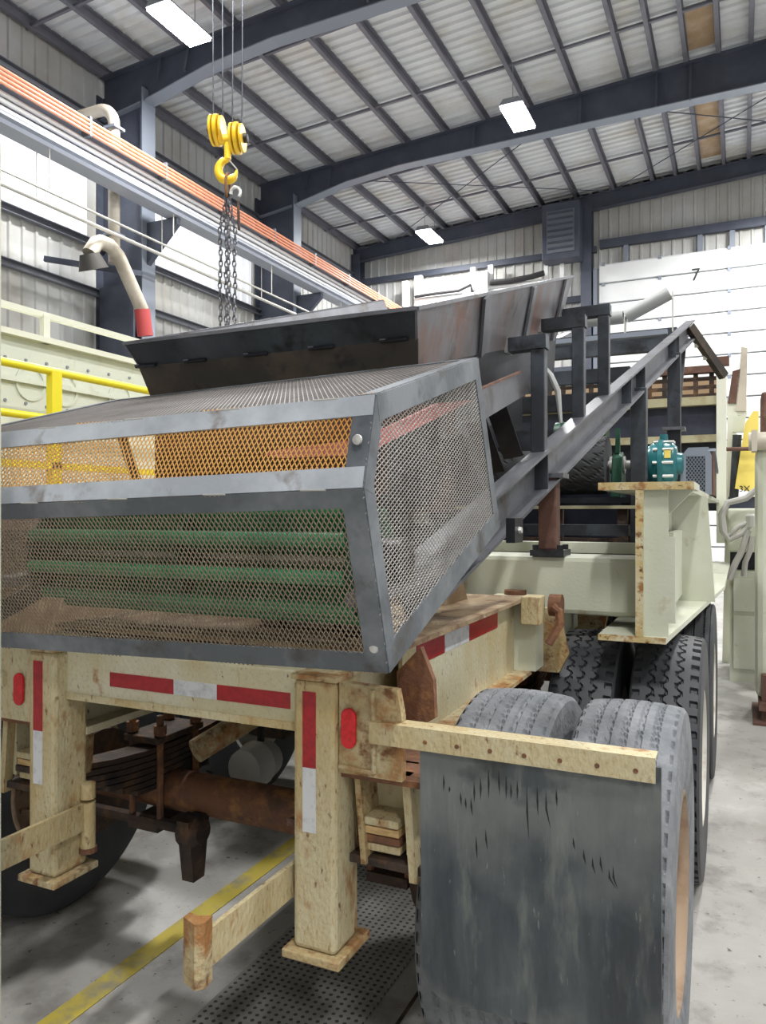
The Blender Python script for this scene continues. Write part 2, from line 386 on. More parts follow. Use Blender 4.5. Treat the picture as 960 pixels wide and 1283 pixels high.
# ---- sectional door in the far wall
door = struct(B(-3.95, 6.0, YF-.30, YF-.24, 0, 8.95).build('door_1', 'door_seal'))
z = .0; i = 0; dpan = None
while z < 8.6:
    if dpan is None:
        dpan = MB().prism([(-3.88,0,.015),(-3.88,-.05,.03),(-3.88,-.05,.545),(-3.88,-.012,.59)], (9.8,0,0)).build('door_panel', 'white_door', door, local=True)
        dpan.location = (0, YF-.30, z)
    else: share(dpan, door, (0, YF-.30, z))
    for x in (-3.8, -2.2, -.35, 1.5, 3.4):
        B(x, x+.09, YF-.37, YF-.35, z+.52, z+.63).build('hinge', 'frame_light', door)
    z += .605
B(-4.06, -3.95, YF-.36, YF-.2, 0, 8.95).build('door_track', 'frame_light', door)
def text(s_, size, m, parent, mtx, name):
    cu = bpy.data.curves.new(name, 'FONT'); cu.body = s_; cu.size = size; cu.extrude = .002
    o = bpy.data.objects.new(name, cu); C.objects.link(o)
    dg = bpy.context.evaluated_depsgraph_get()
    me = bpy.data.meshes.new_from_object(o.evaluated_get(dg)); bpy.data.objects.remove(o)
    me.materials.clear(); me.materials.append(M[m])
    q = bpy.data.objects.new(name, me); C.objects.link(q); q.parent = parent
    q.matrix_parent_inverse = Matrix.Translation(-wloc(parent)); q.matrix_basis = mtx
    return q
p = onY(866, 352, YF-.36)
text('7', .5, 'ink', door, Matrix.Translation(p) @ Matrix.Rotation(PI/2, 4, 'X'), 'door_number')

# ---- high bay lamps
lamp0 = None
def lamp_label(i):
    return ['bright linear lamp nearest the yellow hook block ropes', 'bright linear lamp hanging before the middle rafter', 'bright linear lamp above the white pipework on far wall',
            'bright linear lamp over the numbered white door'][i] if i < 4 else 'linear high bay lamp hanging from the roof purlins, out of view'
for i, (x, y) in enumerate(LAMPS):
    if lamp0 is None:
        lamp0 = thing('high_bay_lamp', '', 'lamp', (0,0,0), 'high bay lamps under the roof')
        mb = MB().prism([(-.25,-.58,.0),(.25,-.58,.0),(.16,-.58,.12),(-.16,-.58,.12)], (0,1.16,0)); mb.build('housing', 'lamp_body', lamp0, local=True)
        MB().box(-.23, .23, -.55, .55, -.05, -.002).build('diffuser', 'lamp_glow', lamp0, local=True)
        for sy in (-.4, .4): MB().tube([(0,sy,.12),(0,sy,.9)], .008, 6).build('hanger_rod', 'lamp_body', lamp0, local=True)
        t = lamp0
    else: t = copy_tree(lamp0)
    t.location = (x, y, 10.0 if y < 23 else 9.9); t['label'] = lamp_label(i)
    ld = bpy.data.lights.new('lamp_light', 'AREA'); ld.shape = 'RECTANGLE'; ld.size = .46; ld.size_y = 1.1
    ld.energy = LAMP_W; ld.color = (1.0, .985, .955)
    lo = bpy.data.objects.new('lamp_light', ld); C.objects.link(lo); lo.location = (x, y, 9.94)

# ---- crane runway with conductor bars
rw = thing('crane_runway', 'long grey steel crane runway beam with orange conductor bars along left wall', 'crane beam', (-10.3, 12, 7.5))
y0, y1 = -2.0, 23.4
MB().profile(iprof(.34, .62, .03, .02), (-10.3,y0,7.80), (-10.3,y1,7.80)).build('beam', 'runway', rw)
MB().box(-10.16, -10.05, y0, y1, 7.58, 7.62).build('flange_lip', 'runway', rw)
for z in (7.74, 7.86, 7.97):
    MB().tube([(-10.20,y0,z),(-10.20,y1,z)], .04, 8).build('conduit', 'white_paint', rw)
B(-10.34, -10.26, y0, y1, 8.11, 8.19).build('crane_rail', 'runway_dark', rw)
for j in range(4):
    MB().tube([(-10.02-.0*j,y0,8.02+.07*j),(-10.02,y1,8.02+.07*j)], .026, 8).build('conductor_bar', 'orange_bar', rw)
y = 4.0
while y < 23:
    B(-10.2, -10.0, y, y+.05, 7.98, 8.31).build('bar_bracket', 'runway_dark', rw); y += 1.9

# ---- cables on the left wall
for j, (za, lab) in enumerate(((6.785, 'upper thin grey cable pipe slung along left wall under crane beam'), (6.71, 'lower thick grey cable pipe slung along left wall under crane beam'))):
    c = thing('cable_pipe', lab, 'pipe', ((-10.16, -10.45)[j], 12, za))
    xc_ = (-10.16, -10.45)[j]
    MB().tube([(xc_,4,za),(xc_,23,za)], .022+.014*j, 8).build('pipe_run', 'cable', c)
    for y in (6.5, 9.0, 12.0, 15.5, 19):
        MB().tube([(xc_,y,za),(xc_,y,7.5)], .01, 6).build('hanger', 'cable', c)

# ---- exhaust pipe by the first column
ex = thing('exhaust_pipe', 'cream exhaust pipe with elbow and red flexible end beside wall column', 'pipe', (-10.75, 11.4, 6))
def arc(c, r, a0, a1, ax, ay, n=8):
    c = Vector(c); ax = Vector(ax); ay = Vector(ay)
    return [c + ax*(r*math.cos(a0+(a1-a0)*i/n)) + ay*(r*math.sin(a0+(a1-a0)*i/n)) for i in range(n+1)]
pA = onX(143, 150, -10.7); pB = onX(143, 330, -10.7); xx, yy = pA.x, pA.y
up = arc((xx-.35, yy, pA.z-.1), .35, 0, PI/2, (1,0,0), (0,0,1))
MB().tube([(xx, yy, pB.z)] + up + [(XW+.1, yy, pA.z+.25)], .11, 12).build('riser', 'pipe_cream', ex, True)
q0, q1, q2, q3 = onX(112, 318, -10.45), onX(126, 303, -10.45), onX(148, 320, -10.45), onX(178, 388, -10.45)
MB().tube([q0, q0.lerp(q1,.6)+Vector((0,0,.06)), q1, q1.lerp(q2,.5)+Vector((0,0,.06)), q2, q2.lerp(q3,.5), q3], .13, 12).build('branch_elbow', 'pipe_cream', ex, True)
MB().tube([q0+Vector((0,.1,-.25)), q0], [.26,.17], 14).build('hood', 'flex_dark', ex, True)
q4 = onX(182, 421, -10.45)
MB().tube([q3, q4], .15, 12).build('flexible_end', 'pipe_red', ex, True)
for z in (pA.z-.2, pB.z+.5): B(xx-.14, xx+.14, yy-.14, yy+.14, z, z+.05).build('pipe_clamp', 'frame_light', ex)
MB().bar((xx-1.2, yy+.1, pA.z-.1), (xx, yy+.1, pA.z-.25), .06, .06).build('stay', 'frame_light', ex)
MB().bar((-12.1, 10.6, 6.45), (-10.5, 11.5, 6.2), .08, .1).build('support_arm', 'frame_blue', ex)

# ---- far wall equipment
hb = thing('unit_heater', 'dark blue boxy unit heater mounted high beside far wall column', 'heater', onY(707, 330, 23.2))
a, b = onY(681, 330, 23.2), onY(728, 252, 23.2)
HZ = a.z
B(a.x, b.x, 23.0, 23.6, a.z, b.z).build('casing', 'frame_blue', hb, bevel=.03)
B(a.x+.15, b.x-.15, 22.97, 23.0, a.z+.2, b.z-.25).build('front_grille', 'runway_dark', hb)
for i in range(7):
    zz = a.z+.3+i*(b.z-a.z-.65)/6
    B(a.x+.18, b.x-.18, 22.94, 22.97, zz, zz+.06).build('louver', 'frame_blue', hb)
pw = thing('wall_pipework', 'white painted pipe racks and black hoses lit below lamp on far wall', 'pipework', onY(600, 400, 23.6))
for u0, u1, v0, v1 in ((520,529,345,400), (505,512,352,400), (590,596,335,400), (612,618,332,400), (682,687,318,400), (702,707,316,400)):
    a, b = onY(u0, v1, 23.5), onY(u1, v0, 23.5); B(a.x, b.x, 23.45, 23.6, a.z, min(b.z, HZ+.003) if u0 > 680 else b.z).build('upright', 'white_paint', pw)
for pts in ([(520,372),(545,368),(575,364),(590,357),(592,366)], [(615,354),(640,352),(665,347),(682,342)]):
    MB().tube([onY(u, v, 23.3) for u, v in pts], .09 if pts[0][0] > 600 else .05, 8).build('hose', 'black', pw, True)
for u0, u1, v in ((510,595,388),(520,690,376),(596,690,362)):
    a, b = onY(u0, v, 23.45), onY(u1, v-(u1-u0)*.11, 23.45)
    MB().tube([a, b], .07, 8).build('pipe', 'white_paint', pw, True)
a, b = onY(598, 385, 23.3), onY(612, 340, 23.3); B(a.x, b.x, 23.2, 23.5, a.z, b.z).build('valve_box', 'white_paint', pw)

# ================================================================== HOOK BLOCK, CHAINS
hx, hy = -5.24, 7.10
hz = 5.87
hk = thing('hook_block', 'yellow crane hook block with twin sheave covers hanging on wire ropes', 'crane hook', (hx, hy, hz))
ru = Vector((cs, sn, 0))                                             # sheave row runs across the bay
ru = Vector((math.cos(math.radians(20)), math.sin(math.radians(20)), 0)); fw = Vector((-ru.y, ru.x, 0))
def disc(c, axis, r, th, n=24, m='yellow', name='sheave_cover', par=hk):
    c = Vector(c); a = Vector(axis).normalized()
    return MB().tube([c-a*th/2, c-a*th*.42, c+a*th*.42, c+a*th/2], [r*.88, r, r, r*.88], n).build(name, m, par, True)
cc = Vector((hx, hy, hz))
for s_ in (-1, 1):
    c = cc + ru*(.115*s_) + Vector((0,0,-.05*s_-.02))
    disc(c, ru, .17, .045); disc(c-ru*.055, ru, .165, .03); disc(c+ru*.055, ru, .15, .03)
    disc(c+ru*.09*s_, ru, .05, .05, 12, 'black', 'sheave_axle')
    B(c.x-.03, c.x+.03, c.y-.03, c.y+.03, c.z+.06, c.z+.2).build('rope_guard', 'black', hk)
MB().tube([cc-ru*.14+Vector((0,0,-.08)), cc+ru*.14+Vector((0,0,-.08))], .055, 10).build('crosshead', 'yellow', hk, True)
MB().tube([cc+Vector((0,0,-.05)), cc+Vector((0,0,-.3))], .04, 10).build('shank', 'yellow', hk, True)
hc = cc + Vector((0,0,-.42))
arcp = [hc + ru*(-.10*math.cos(t)) + Vector((0,0,.10*math.sin(t)-.02)) for t in [math.radians(100-300*i/16) for i in range(17)]]
arcp = [hc + ru*(.105*math.cos(math.radians(95+265*i/16))) + Vector((0,0,.115*math.sin(math.radians(95+265*i/16)))) for i in range(17)]
MB().tube([hc+Vector((0,0,.16))]+arcp, [.035]+[.034+.018*math.sin(PI*i/16) if i < 14 else .034-.008*(i-13) for i in range(17)], 10).build('hook', 'yellow', hk, True)
MB().bar(hc+Vector((0,0,.13)), hc+ru*.11+Vector((0,0,0)), .03, .012).build('safety_latch', 'zinc', hk)
for s_, o_ in ((-1,-.05),(-1,.06),(1,-.06),(1,.05)):
    c = cc + ru*(.115*s_+o_)
    MB().tube([c+Vector((0,0,.02)), Vector((c.x+ru.x*.02*s_, c.y+ru.y*.02*s_, zdeck(c.x)-.05))], .008, 6).build('wire_rope', 'mill', hk)
ch = thing('chain_sling', 'steel chain sling with four legs hanging from the yellow crane hook', 'chain', (hx, hy, 3.4))
ringc = hc + Vector((0,0,-.178))
MB().tube([ringc + fw*(.082*math.cos(2*PI*i/20)) + Vector((0,0,.132*math.sin(2*PI*i/20))) for i in range(21)], .014, 8).build('master_link', 'rust', ch, True)
for k_, (dx, dy, top_, bot_) in enumerate(((-.085,0,-.13,3.27),(-.03,.05,-.125,3.25),(.025,-.04,-.125,3.26),(.075,.02,-.13,3.3))):
    mb = MB(); z = ringc.z+top_; i = 0; L_ = .062
    while z > bot_:
        ax = ru if i % 2 == 0 else fw
        fan = .22+.78*min(1, (ringc.z+top_-z)/.35)
        c = Vector((ringc.x, ringc.y, z)) + ru*(dx*fan) + fw*(dy*fan) + ru*(.006*math.sin(i*.7+k_))
        pts = [c + ax*(.019*math.cos(2*PI*j/8)) + Vector((0,0,.04*math.sin(2*PI*j/8))) for j in range(9)]
        mb.tube(pts, .0085, 5, False); z -= L_; i += 1
    stuff(mb.build('chain_leg', 'chain', ch, True))
hp = ringc+ru*.09+Vector((0,0,-.08))
MB().tube([hp+ru*(.055*math.cos(math.radians(200-250*i/10)))+Vector((0,0,.06*math.sin(math.radians(200-250*i/10)))) for i in range(11)], .018, 8).build('grab_hook', 'zinc', ch, True)
MB().tube([hp+ru*.03+Vector((0,0,-.1)), hp+ru*.04+Vector((0,0,-.42))], .016, 8).build('grab_hook', 'rust_dark', ch, True)

# ================================================================== PALE MACHINE AT LEFT
mc = thing('crushing_plant', 'large pale green steel plant housing with cream top railing behind mesh guard', 'machine', (-5.6, 5, 0))
MX = -5.0
zt = onX(80, 437, MX).z
B(MX-1.6, MX, 1.5, 8.2, 1.6, zt).build('side_wall', 'machine', mc)
B(MX-1.6, MX+.06, 1.5, 8.2, zt, zt+.045).build('top_lip', 'rail_cream', mc)
B(MX, MX+.03, 1.5, 8.2, zt-.34, zt-.30).build('stiffener', 'machine', mc)
for v in (404,):
    z = onX(80, 402, MX).z
    B(MX-.03, MX+.02, 1.5, 8.2, z-.022, z+.022).build('top_rail', 'rail_cream', mc)
    for y in (1.6, 3.0, 4.35, 5.9, 7.4): B(MX-.02, MX+.03, y, y+.06, zt, z).build('rail_post', 'rail_cream', mc)
for u, v in ((38,480),(80,488),(150,500)):
    c = onX(u, v, MX); mb = MB().lathe([(0,.14),(.012,.14),(.012,.12),(0,.12)], c, 'X', 24); mb.build('round_cover', 'machine', mc)
for u in range(6, 170, 26):
    for v in (446, 500):
        c = onX(u, v+u*.17, MX); MB().lathe([(0,.014),(.010,.012)], c, 'X', 8, True).build('bolt', 'frame_light', mc)
B(MX-1.5, MX-.05, 1.6, 8.1, .25, 1.6).build('lower_chassis', 'brown_stuff', mc)
for y in (2.2, 7.6):
    B(MX-1.4, MX-.1, y-.12, y+.12, 0, .25).build('support_leg', 'rust_dark', mc)
yr = thing('yellow_handrail', 'bright yellow steel handrail in front of the pale green plant', 'railing', (-4.6, 4.5, 0))
RX = -4.62
z1 = onX(68, 466, RX).z; z2 = onX(68, 584, RX).z
MB().tube([(RX,2.0,z1),(RX,6.2,z1)], .03, 10).build('top_rail', 'yellow_rail', yr, True)
MB().tube([(RX,2.0,(z1+z2)/2),(RX,4.35,(z1+z2)/2)], .028, 10).build('middle_rail', 'yellow_rail', yr, True)
B(RX-.03, RX+.03, 2.0, 6.2, z2-.025, z2+.025).build('kick_rail', 'yellow_rail', yr)
yp = onX(68, 500, RX).y
for y in (2.05, yp, 6.1):
    MB().box(RX-.03, RX+.03, y-.045, y+.045, 1.58, z1).build('post', 'yellow_rail', yr)
B(MX+.03, RX+.2, 1.9, 6.3, 1.50, 1.58).build('walkway', 'rust_brown', yr)
for y in (2.2, 6.0): B(RX-.1, RX+.0, y-.05, y+.05, 0, 1.50).build('walkway_leg', 'rust_brown', yr)

# near post at the left frame edge
ps = thing('steel_stand', 'slim grey steel upright stand with bolts at the edge of the view', 'stand', (-1.57, 1.2, 0))
B(-1.602, -1.540, 1.17, 1.23, .01, 2.45).build('upright', 'palegreen', ps, bevel=.004)
B(-1.65, -1.49, 1.1, 1.3, 0, .012).build('base_plate', 'palegreen', ps)
MB().lathe([(0,.012),(.012,.010)], (-1.540,1.2,2.19), 'X', 8, True).build('bolt', 'zinc', ps)

# ================================================================== TYRES
def tyre_mesh(name, kind, m, R=.525, W=.28):
    nA, nX = (540, 64) if kind == 'lug' else (360, 56)
    vs_ = []; fs = []
    hw = W/2*.90
    def h(x, a):
        s = x/hw
        crown = -.010*s*s
        p = a/(2*PI)
        d = 0.
        if kind == 'lug':
            z_ = p*54; tri = abs((z_ % 1)*2-1)
            for g in (-.42, 0, .42):
                if abs(s-(g+.075*(1 if tri > .5 else -1)*min(1, abs(tri-.5)*5))) < .032: d = .012
                k_ = (z_+(.25 if g == 0 else 0)) % 1
                if k_ < .20 and 0 < (s-g)*(1 if g >= 0 else -1) < .20 and False: d = .013
            if abs(s) > .76 and abs(s) < .985 and ((z_+(.5 if s > 0 else 0)) % 1) < .28+.06*abs(s): d = .013
            elif (.30 < s < .36 or -.36 < s < -.28 or -.15 < s < -.07) and ((z_+.75) % 1) < .13: d = .010
        elif kind == 'sipe':
            z_ = p*120
            for g in (-.62, -.31, 0, .31, .62):
                wv = .02*math.sin(z_*2*PI*.5)
                if abs(s-g-wv) < .026: d = .007
                if abs(s-g) < .07 and (z_ % 1) < .38: d = max(d, .006)
            if abs(s) > .93 and (z_*.5 % 1) < .4: d = .007
        else:
            z_ = p*150
            for g in (-.64, -.22, .22, .64):
                if abs(s-g) < .055+.02*((z_ % 1) < .5): d = .012
            if abs(s) > .90 and abs(s) < .94: d = .006
        return crown - d
    for i in range(nA):
        a = 2*PI*i/nA
        for j in range(nX):
            x = -hw + 2*hw*j/(nX-1)
            r = R + h(x, a); vs_.append((x, r*math.cos(a), r*math.sin(a)))
    for i in range(nA):
        i2 = (i+1) % nA
        for j in range(nX-1):
            fs.append((i*nX+j, i*nX+j+1, i2*nX+j+1, i2*nX+j))
    # sidewalls
    prof = [(hw, R-.010), (W*.5*.965, R-.022), (W*.5*.985, R-.05), (W*.5, R-.10), (W*.5*1.0, R-.14), (W*.5*.985, R-.19), (W*.5*.96, R-.22), (W*.5*.93, R-.24)]
    for sd in (1, -1):
        base = len(vs_)
        for x, r in prof:
            for i in range(nA//4):
                a = 2*PI*i/(nA//4)
                rr = r + (.0 if r < R-.02 else -.0)
                vs_.append((sd*x, rr*math.cos(a), rr*math.sin(a)))
        q = nA//4
        for k_ in range(len(prof)-1):
            for i in range(q):
                f = (base+k_*q+i, base+k_*q+(i+1)%q, base+(k_+1)*q+(i+1)%q, base+(k_+1)*q+i)
                fs.append(f if sd < 0 else f[::-1])
    me = bpy.data.meshes.new(name); me.from_pydata(vs_, [], fs); me.update(); me.materials.append(M[m])
    b = bmesh.new(); b.from_mesh(me); bmesh.ops.recalc_face_normals(b, faces=b.faces); b.to_mesh(me); b.free()
    return me
def rim_mesh(name, m, face=1, W=.28):
    mb = MB(); f = face
    prof = [(f*W*.465,.292),(f*W*.475,.272),(f*W*.36,.264),(f*W*.15,.254),(f*-.02,.225),(f*.00,.16),(f*.055,.135),(f*.075,.10),(f*.075,.0001)]
    mb.lathe(prof, (0,0,0), 'X', 40)
    mb.lathe([(-f*W*.40,.290),(f*-.02,.255)], (0,0,0), 'X', 40)
    for j in range(10):
        t = 2*PI*j/10; mb.lathe([(0,.016),(f*.035,.014),(f*.036,.0001)], (0.0, .17*math.cos(t), .17*math.sin(t)), 'X', 6)
    me = bpy.data.meshes.new(name); me.from_pydata(mb.v, [], mb.f); me.update(); me.materials.append(M[m])
    bm_fix(me)
    for p in me.polygons: p.use_smooth = True
    return me
TY = {'sipe': tyre_mesh('tyre', 'sipe', 'rubber_dusty'), 'lug': tyre_mesh('tyre', 'lug', 'rubber_new'), 'rib': tyre_mesh('tyre', 'rib', 'rubber')}
RIM = {(m, f): rim_mesh('rim', m, f) for m in ('rim_tan', 'rim_white') for f in (1, -1)}

# ================================================================== TRAILER
tr = thing('equipment_trailer', 'cream rusty heavy three-axle trailer carrying the conveyor, red white reflective tape on rear', 'trailer', (-1.4, 3.6, 0))
def part(mb, name, m, par=None, **k): return mb.build(name, m, par or tr, **k)
def subpart(mb, name, m, par, **k): return mb.build(name, m, par, **k)
AX = (2.29, 3.65, 5.05)
for y, tk, rm in zip(AX, ('sipe', 'lug', 'rib'), ('rim_tan', 'rim_white', 'rim_white')):
    for x, f in ((-.28, 1), (-.61, -1), (-2.59, 1), (-2.92, -1)):
        o = bpy.data.objects.new('tyre', TY[tk]); C.objects.link(o); o.parent = tr; o.location = Vector((x, y, .526)) - tr.location
        o.rotation_euler = (random.uniform(0, 6), 0, 0)
        if x < -2:
            o.material_slots[0].link = 'OBJECT'; o.material_slots[0].material = M['rubber_new']
        r = bpy.data.objects.new('rim', RIM[(rm, f)]); C.objects.link(r); r.parent = o
    a = part(MB().tube([(-2.5,y,.56),(-.7,y,.56)], .073, 16), 'axle', 'rust', smooth=True)
    for s_, x in ((1,-2.38),(-1,-.80)):
        subpart(MB().lathe([(-.09,.20),(.09,.20)], (x,y,.54), 'X', 24, True), 'brake_drum', 'rust_dark', a, smooth=True)
    # leaf springs, seat, u-bolts
    for x in (-1.98, -1.0):
        for i in range(7):
            L_ = .62-.07*i
            mb = MB(); n = 8
            top_ = []; 
            for j in range(n+1):
                yy_ = -L_+2*L_*j/n; top_.append((x-.05, y+yy_, .74-.022*i+.08*(yy_/.62)**2))
            mb.prism(top_+[(q[0], q[1], q[2]-.018) for q in top_[::-1]], (.10,0,0))
            sp = part(mb, 'spring_leaf', 'rust_dark' if x < -1.5 else 'rust')
        part(B(x-.08, x+.08, y-.13, y+.13, .76, .785), 'spring_plate', 'rust_dark', bevel=.004)
        for dx in (-.065, .065):
            for dy in (-.1, .1):
                part(MB().tube([(x+dx,y+dy,.47),(x+dx,y+dy,.86)], .013, 8), 'u_bolt', 'rust', smooth=True)
                part(MB().lathe([(.79,.024),(.825,.024)], (x+dx,y+dy,0), 'Z', 6, True), 'nut', 'rust')
        part(B(x-.07, x+.07, y-.12, y+.12, .44, .47), 'axle_seat', 'rust_dark')
        part(MB().prism([(x-.06,y+.60,1.0),(x-.06,y+.78,1.0),(x-.06,y+.74,.72),(x-.06,y+.64,.72)], (.12,0,0)), 'spring_hanger', 'cream_rusty')
    # brake chamber + slack adjuster
    part(MB().lathe([(-.09,.03),(-.085,.075),(-.01,.085),(0,.09),(.01,.085),(.085,.07),(.09,.02)], (-1.75,y+.27,.60), 'Y', 18, True), 'brake_chamber', 'white_tank', smooth=True)
    part(MB().tube([(-2.3,y-.10,.47),(-1.74,y-.10,.47)], .022, 8), 'brake_camshaft', 'rust_dark', smooth=True)
    sa = part(MB().prism([(-1.79,y-.16,.52),(-1.79,y-.04,.52),(-1.79,y-.07,.30),(-1.79,y-.13,.30)], (.05,0,0)), 'slack_adjuster', 'rust_dark')
    subpart(MB().lathe([(-.03,.058),(.03,.058),(.05,.04)], (-1.77,y-.1,.47), 'X', 14, True), 'adjuster_hub', 'rust_dark', sa)
    part(MB().tube([(-1.82,y-.02,.72),(-1.55,y+.55,.95)], .045, 12), 'shock_absorber', 'cream_rusty', smooth=True)
    part(MB().tube([(-1.75,y+.3,.68),(-1.70,y+.25,.85),(-1.55,y+.1,.95),(-1.5,y+.3,1.0)], .015, 8), 'air_hose', 'black', smooth=True)
    part(MB().prism([(-2.06,y+.66,.98),(-1.90,y+.66,.98),(-1.90,y+.66,.70),(-2.06,y+.66,.78)], (0,.05,0)), 'equalizer_plate', 'rust_dark')
    part(B(-1.9, -1.0, y+.66, y+.72, .80, .97), 'suspension_cross_tube', 'rust_dark')
    for i in range(5):
        zc_ = .97-.012*i; yc_ = y+.42+.05*i
        part(MB().tube([(-1.80+.03*i,yc_,1.02),(-1.78+.03*i,yc_-.02,.9),(-1.72+.03*i,yc_-.05,.74-.02*i),(-1.66+.03*i,yc_,.70),(-1.60+.03*i,yc_+.05,.8),(-1.58+.03*i,yc_+.05,1.02)], .017, 8), 'air_hose', 'black', smooth=True)
# main rails
for x, sgn in ((-.93, 1), (-1.86, -1)):
    part(MB().profile(iprof(.15, .30, .022, .02), (x,1.72,1.08), (x,9.5,1.08)), 'frame_rail', 'cream')
for y in (2.0, 2.95, 4.3, 5.8, 7.0): part(MB().profile(iprof(.1,.2,.012,.012), (-1.86,y,1.1), (-.93,y,1.1)), 'cross_member', 'rust_dark')
# rail web plate with reflective tape (right)
part(B(-.862, -.85, 1.95, 3.12, .95, 1.235), 'rail_side_plate', 'cream')
part(B(-.862, -.78, 1.95, 3.12, .935, .95), 'rail_ledge', 'cream_rusty')
part(B(-1.95, -.80, 1.75, 3.14, 1.236, 1.25), 'deck_plate', 'deck')
zt0 = 1.218
for i, (ya, yb, m) in enumerate(((2.05,2.28,'tape_red'),(2.28,2.52,'tape_white'),(2.52,2.86,'tape_red'))):
    part(B(-.85, -.848, ya, yb, zt0-.062, zt0), 'reflective_tape', m)
# hanger bracket with handle
part(B(-.90, -.76, 3.10, 3.24, .95, 1.235), 'rail_stiffener', 'palegreen')
part(B(-.80, -.725, 3.02, 3.12, 1.15, 1.262), 'pin_bracket', 'cream_worn', bevel=.004)
part(MB().tube([(-.69,3.1,1.22),(-.665,3.1,1.20),(-.66,3.1,1.15),(-.70,3.07,1.07)], .018, 8), 'locking_handle', 'rust', smooth=True)
part(MB().lathe([(-.02,.045),(.03,.045)], (-.69,3.14,1.22), 'X', 14, True), 'handle_boss', 'rust')
part(MB().prism([(-.80,3.26,1.2),(-.70,3.26,1.18),(-.66,3.26,1.0),(-.70,3.26,.92),(-.80,3.26,.92)], (0,.03,0)), 'gusset', 'cream_rusty')
part(B(-.84, -.83, 3.3, 6.2, .96, 1.23), 'lower_rail_plate', 'palegreen')
part(B(-.86, -.76, 3.3, 6.2, .94, .96), 'lower_rail_flange', 'cream_rusty')
part(MB().prism([(-.80,4.2,1.2),(-.62,4.2,1.18),(-.66,4.2,.98),(-.80,4.2,.92)], (0,.04,0)), 'gusset', 'cream_rusty')
part(MB().tube([(-.66,4.2,1.22),(-.63,4.2,1.15),(-.63,4.18,1.08)], .02, 8), 'locking_handle', 'rust', smooth=True)
# rear gusset, rusty
part(MB().prism([onY(497,842,1.75),onY(527,811,1.75),onY(543,853,1.75),onY(545,900,1.75),onY(500,925,1.75)], (0,.02,0)), 'rear_gusset', 'rust')
# rear bumper beam
ZB0, ZB1 = 1.055, 1.205
part(B(-1.79, -.98, 1.645, 1.76, ZB0+.012, ZB1), 'rear_beam', 'cream', bevel=.006)
part(B(-1.785, -.99, 1.641, 1.78, ZB0, ZB0+.02), 'rear_beam_flange', 'cream_worn')
za, zb = 1.107, 1.147
for ua, ub, m in ((138,218,'tape_red'),(218,272,'tape_white'),(272,364,'tape_red')):
    xa, xb = onY(ua, 870, 1.645).x, onY(ub, 870, 1.645).x
    part(B(xa, xb, 1.6435, 1.6455, za, zb), 'reflective_tape', m)
# legs
LEGS = ((-.988, -.871, 1), (-1.893, -1.787, -1))
for x0, x1, sd in LEGS:
    lg = part(B(x0, x1, 1.60, 1.725, .545, 1.195), 'support_leg', 'cream_worn', bevel=.012)
    subpart(B(x0-.02, x1+.02, 1.58, 1.748, .525, .545), 'foot_plate', 'cream_rusty', lg, bevel=.003)
    subpart(B(x0-.004, x1+.004, 1.597, 1.735, 1.195, 1.207), 'cap_plate', 'cream_rusty', lg)
    xm = (x0+x1)/2-.012
    zr0 = .985 if sd > 0 else .965; zw0 = zr0-.155 
    subpart(B(xm-.018, xm+.018, 1.598, 1.601, zr0, 1.168), 'reflective_tape', 'tape_red', lg)
    subpart(B(xm-.018, xm+.018, 1.598, 1.601, zw0+.0, zr0), 'reflective_tape', 'tape_white', lg)
    # folded bumper arm on the inner side
    xi = x0 if sd > 0 else x1
    o_ = -.016 if sd > 0 else .016
    xa = xi+o_
    ya = 1.30 if sd > 0 else 1.05
    arm = part(B(xa-.006, xa+.006, ya, 1.69, .655, .735), 'bumper_arm', 'cream_worn')
    if sd > 0:
        subpart(MB().prism([(xa-.045,ya-.03,.625),(xa-.005,ya-.045,.625),(xa+.01,ya-.03,.625),(xa+.006,ya,.625),(xa-.02,ya-.012,.625),(xa-.045,ya-.01,.625)], (0,0,.135)), 'arm_tab', 'cream_rusty', arm)
    for z0, z1 in ((.60,.735),(.745,.79)):
        subpart(MB().tube([(xa,1.71,z0),(xa,1.71,z1)], .022, 14), 'hinge_barrel', 'cream_worn', arm, smooth=True)
    subpart(MB().tube([(xa,1.71,.585),(xa,1.71,.60)], .026, 12), 'hinge_cap', 'rust', arm)
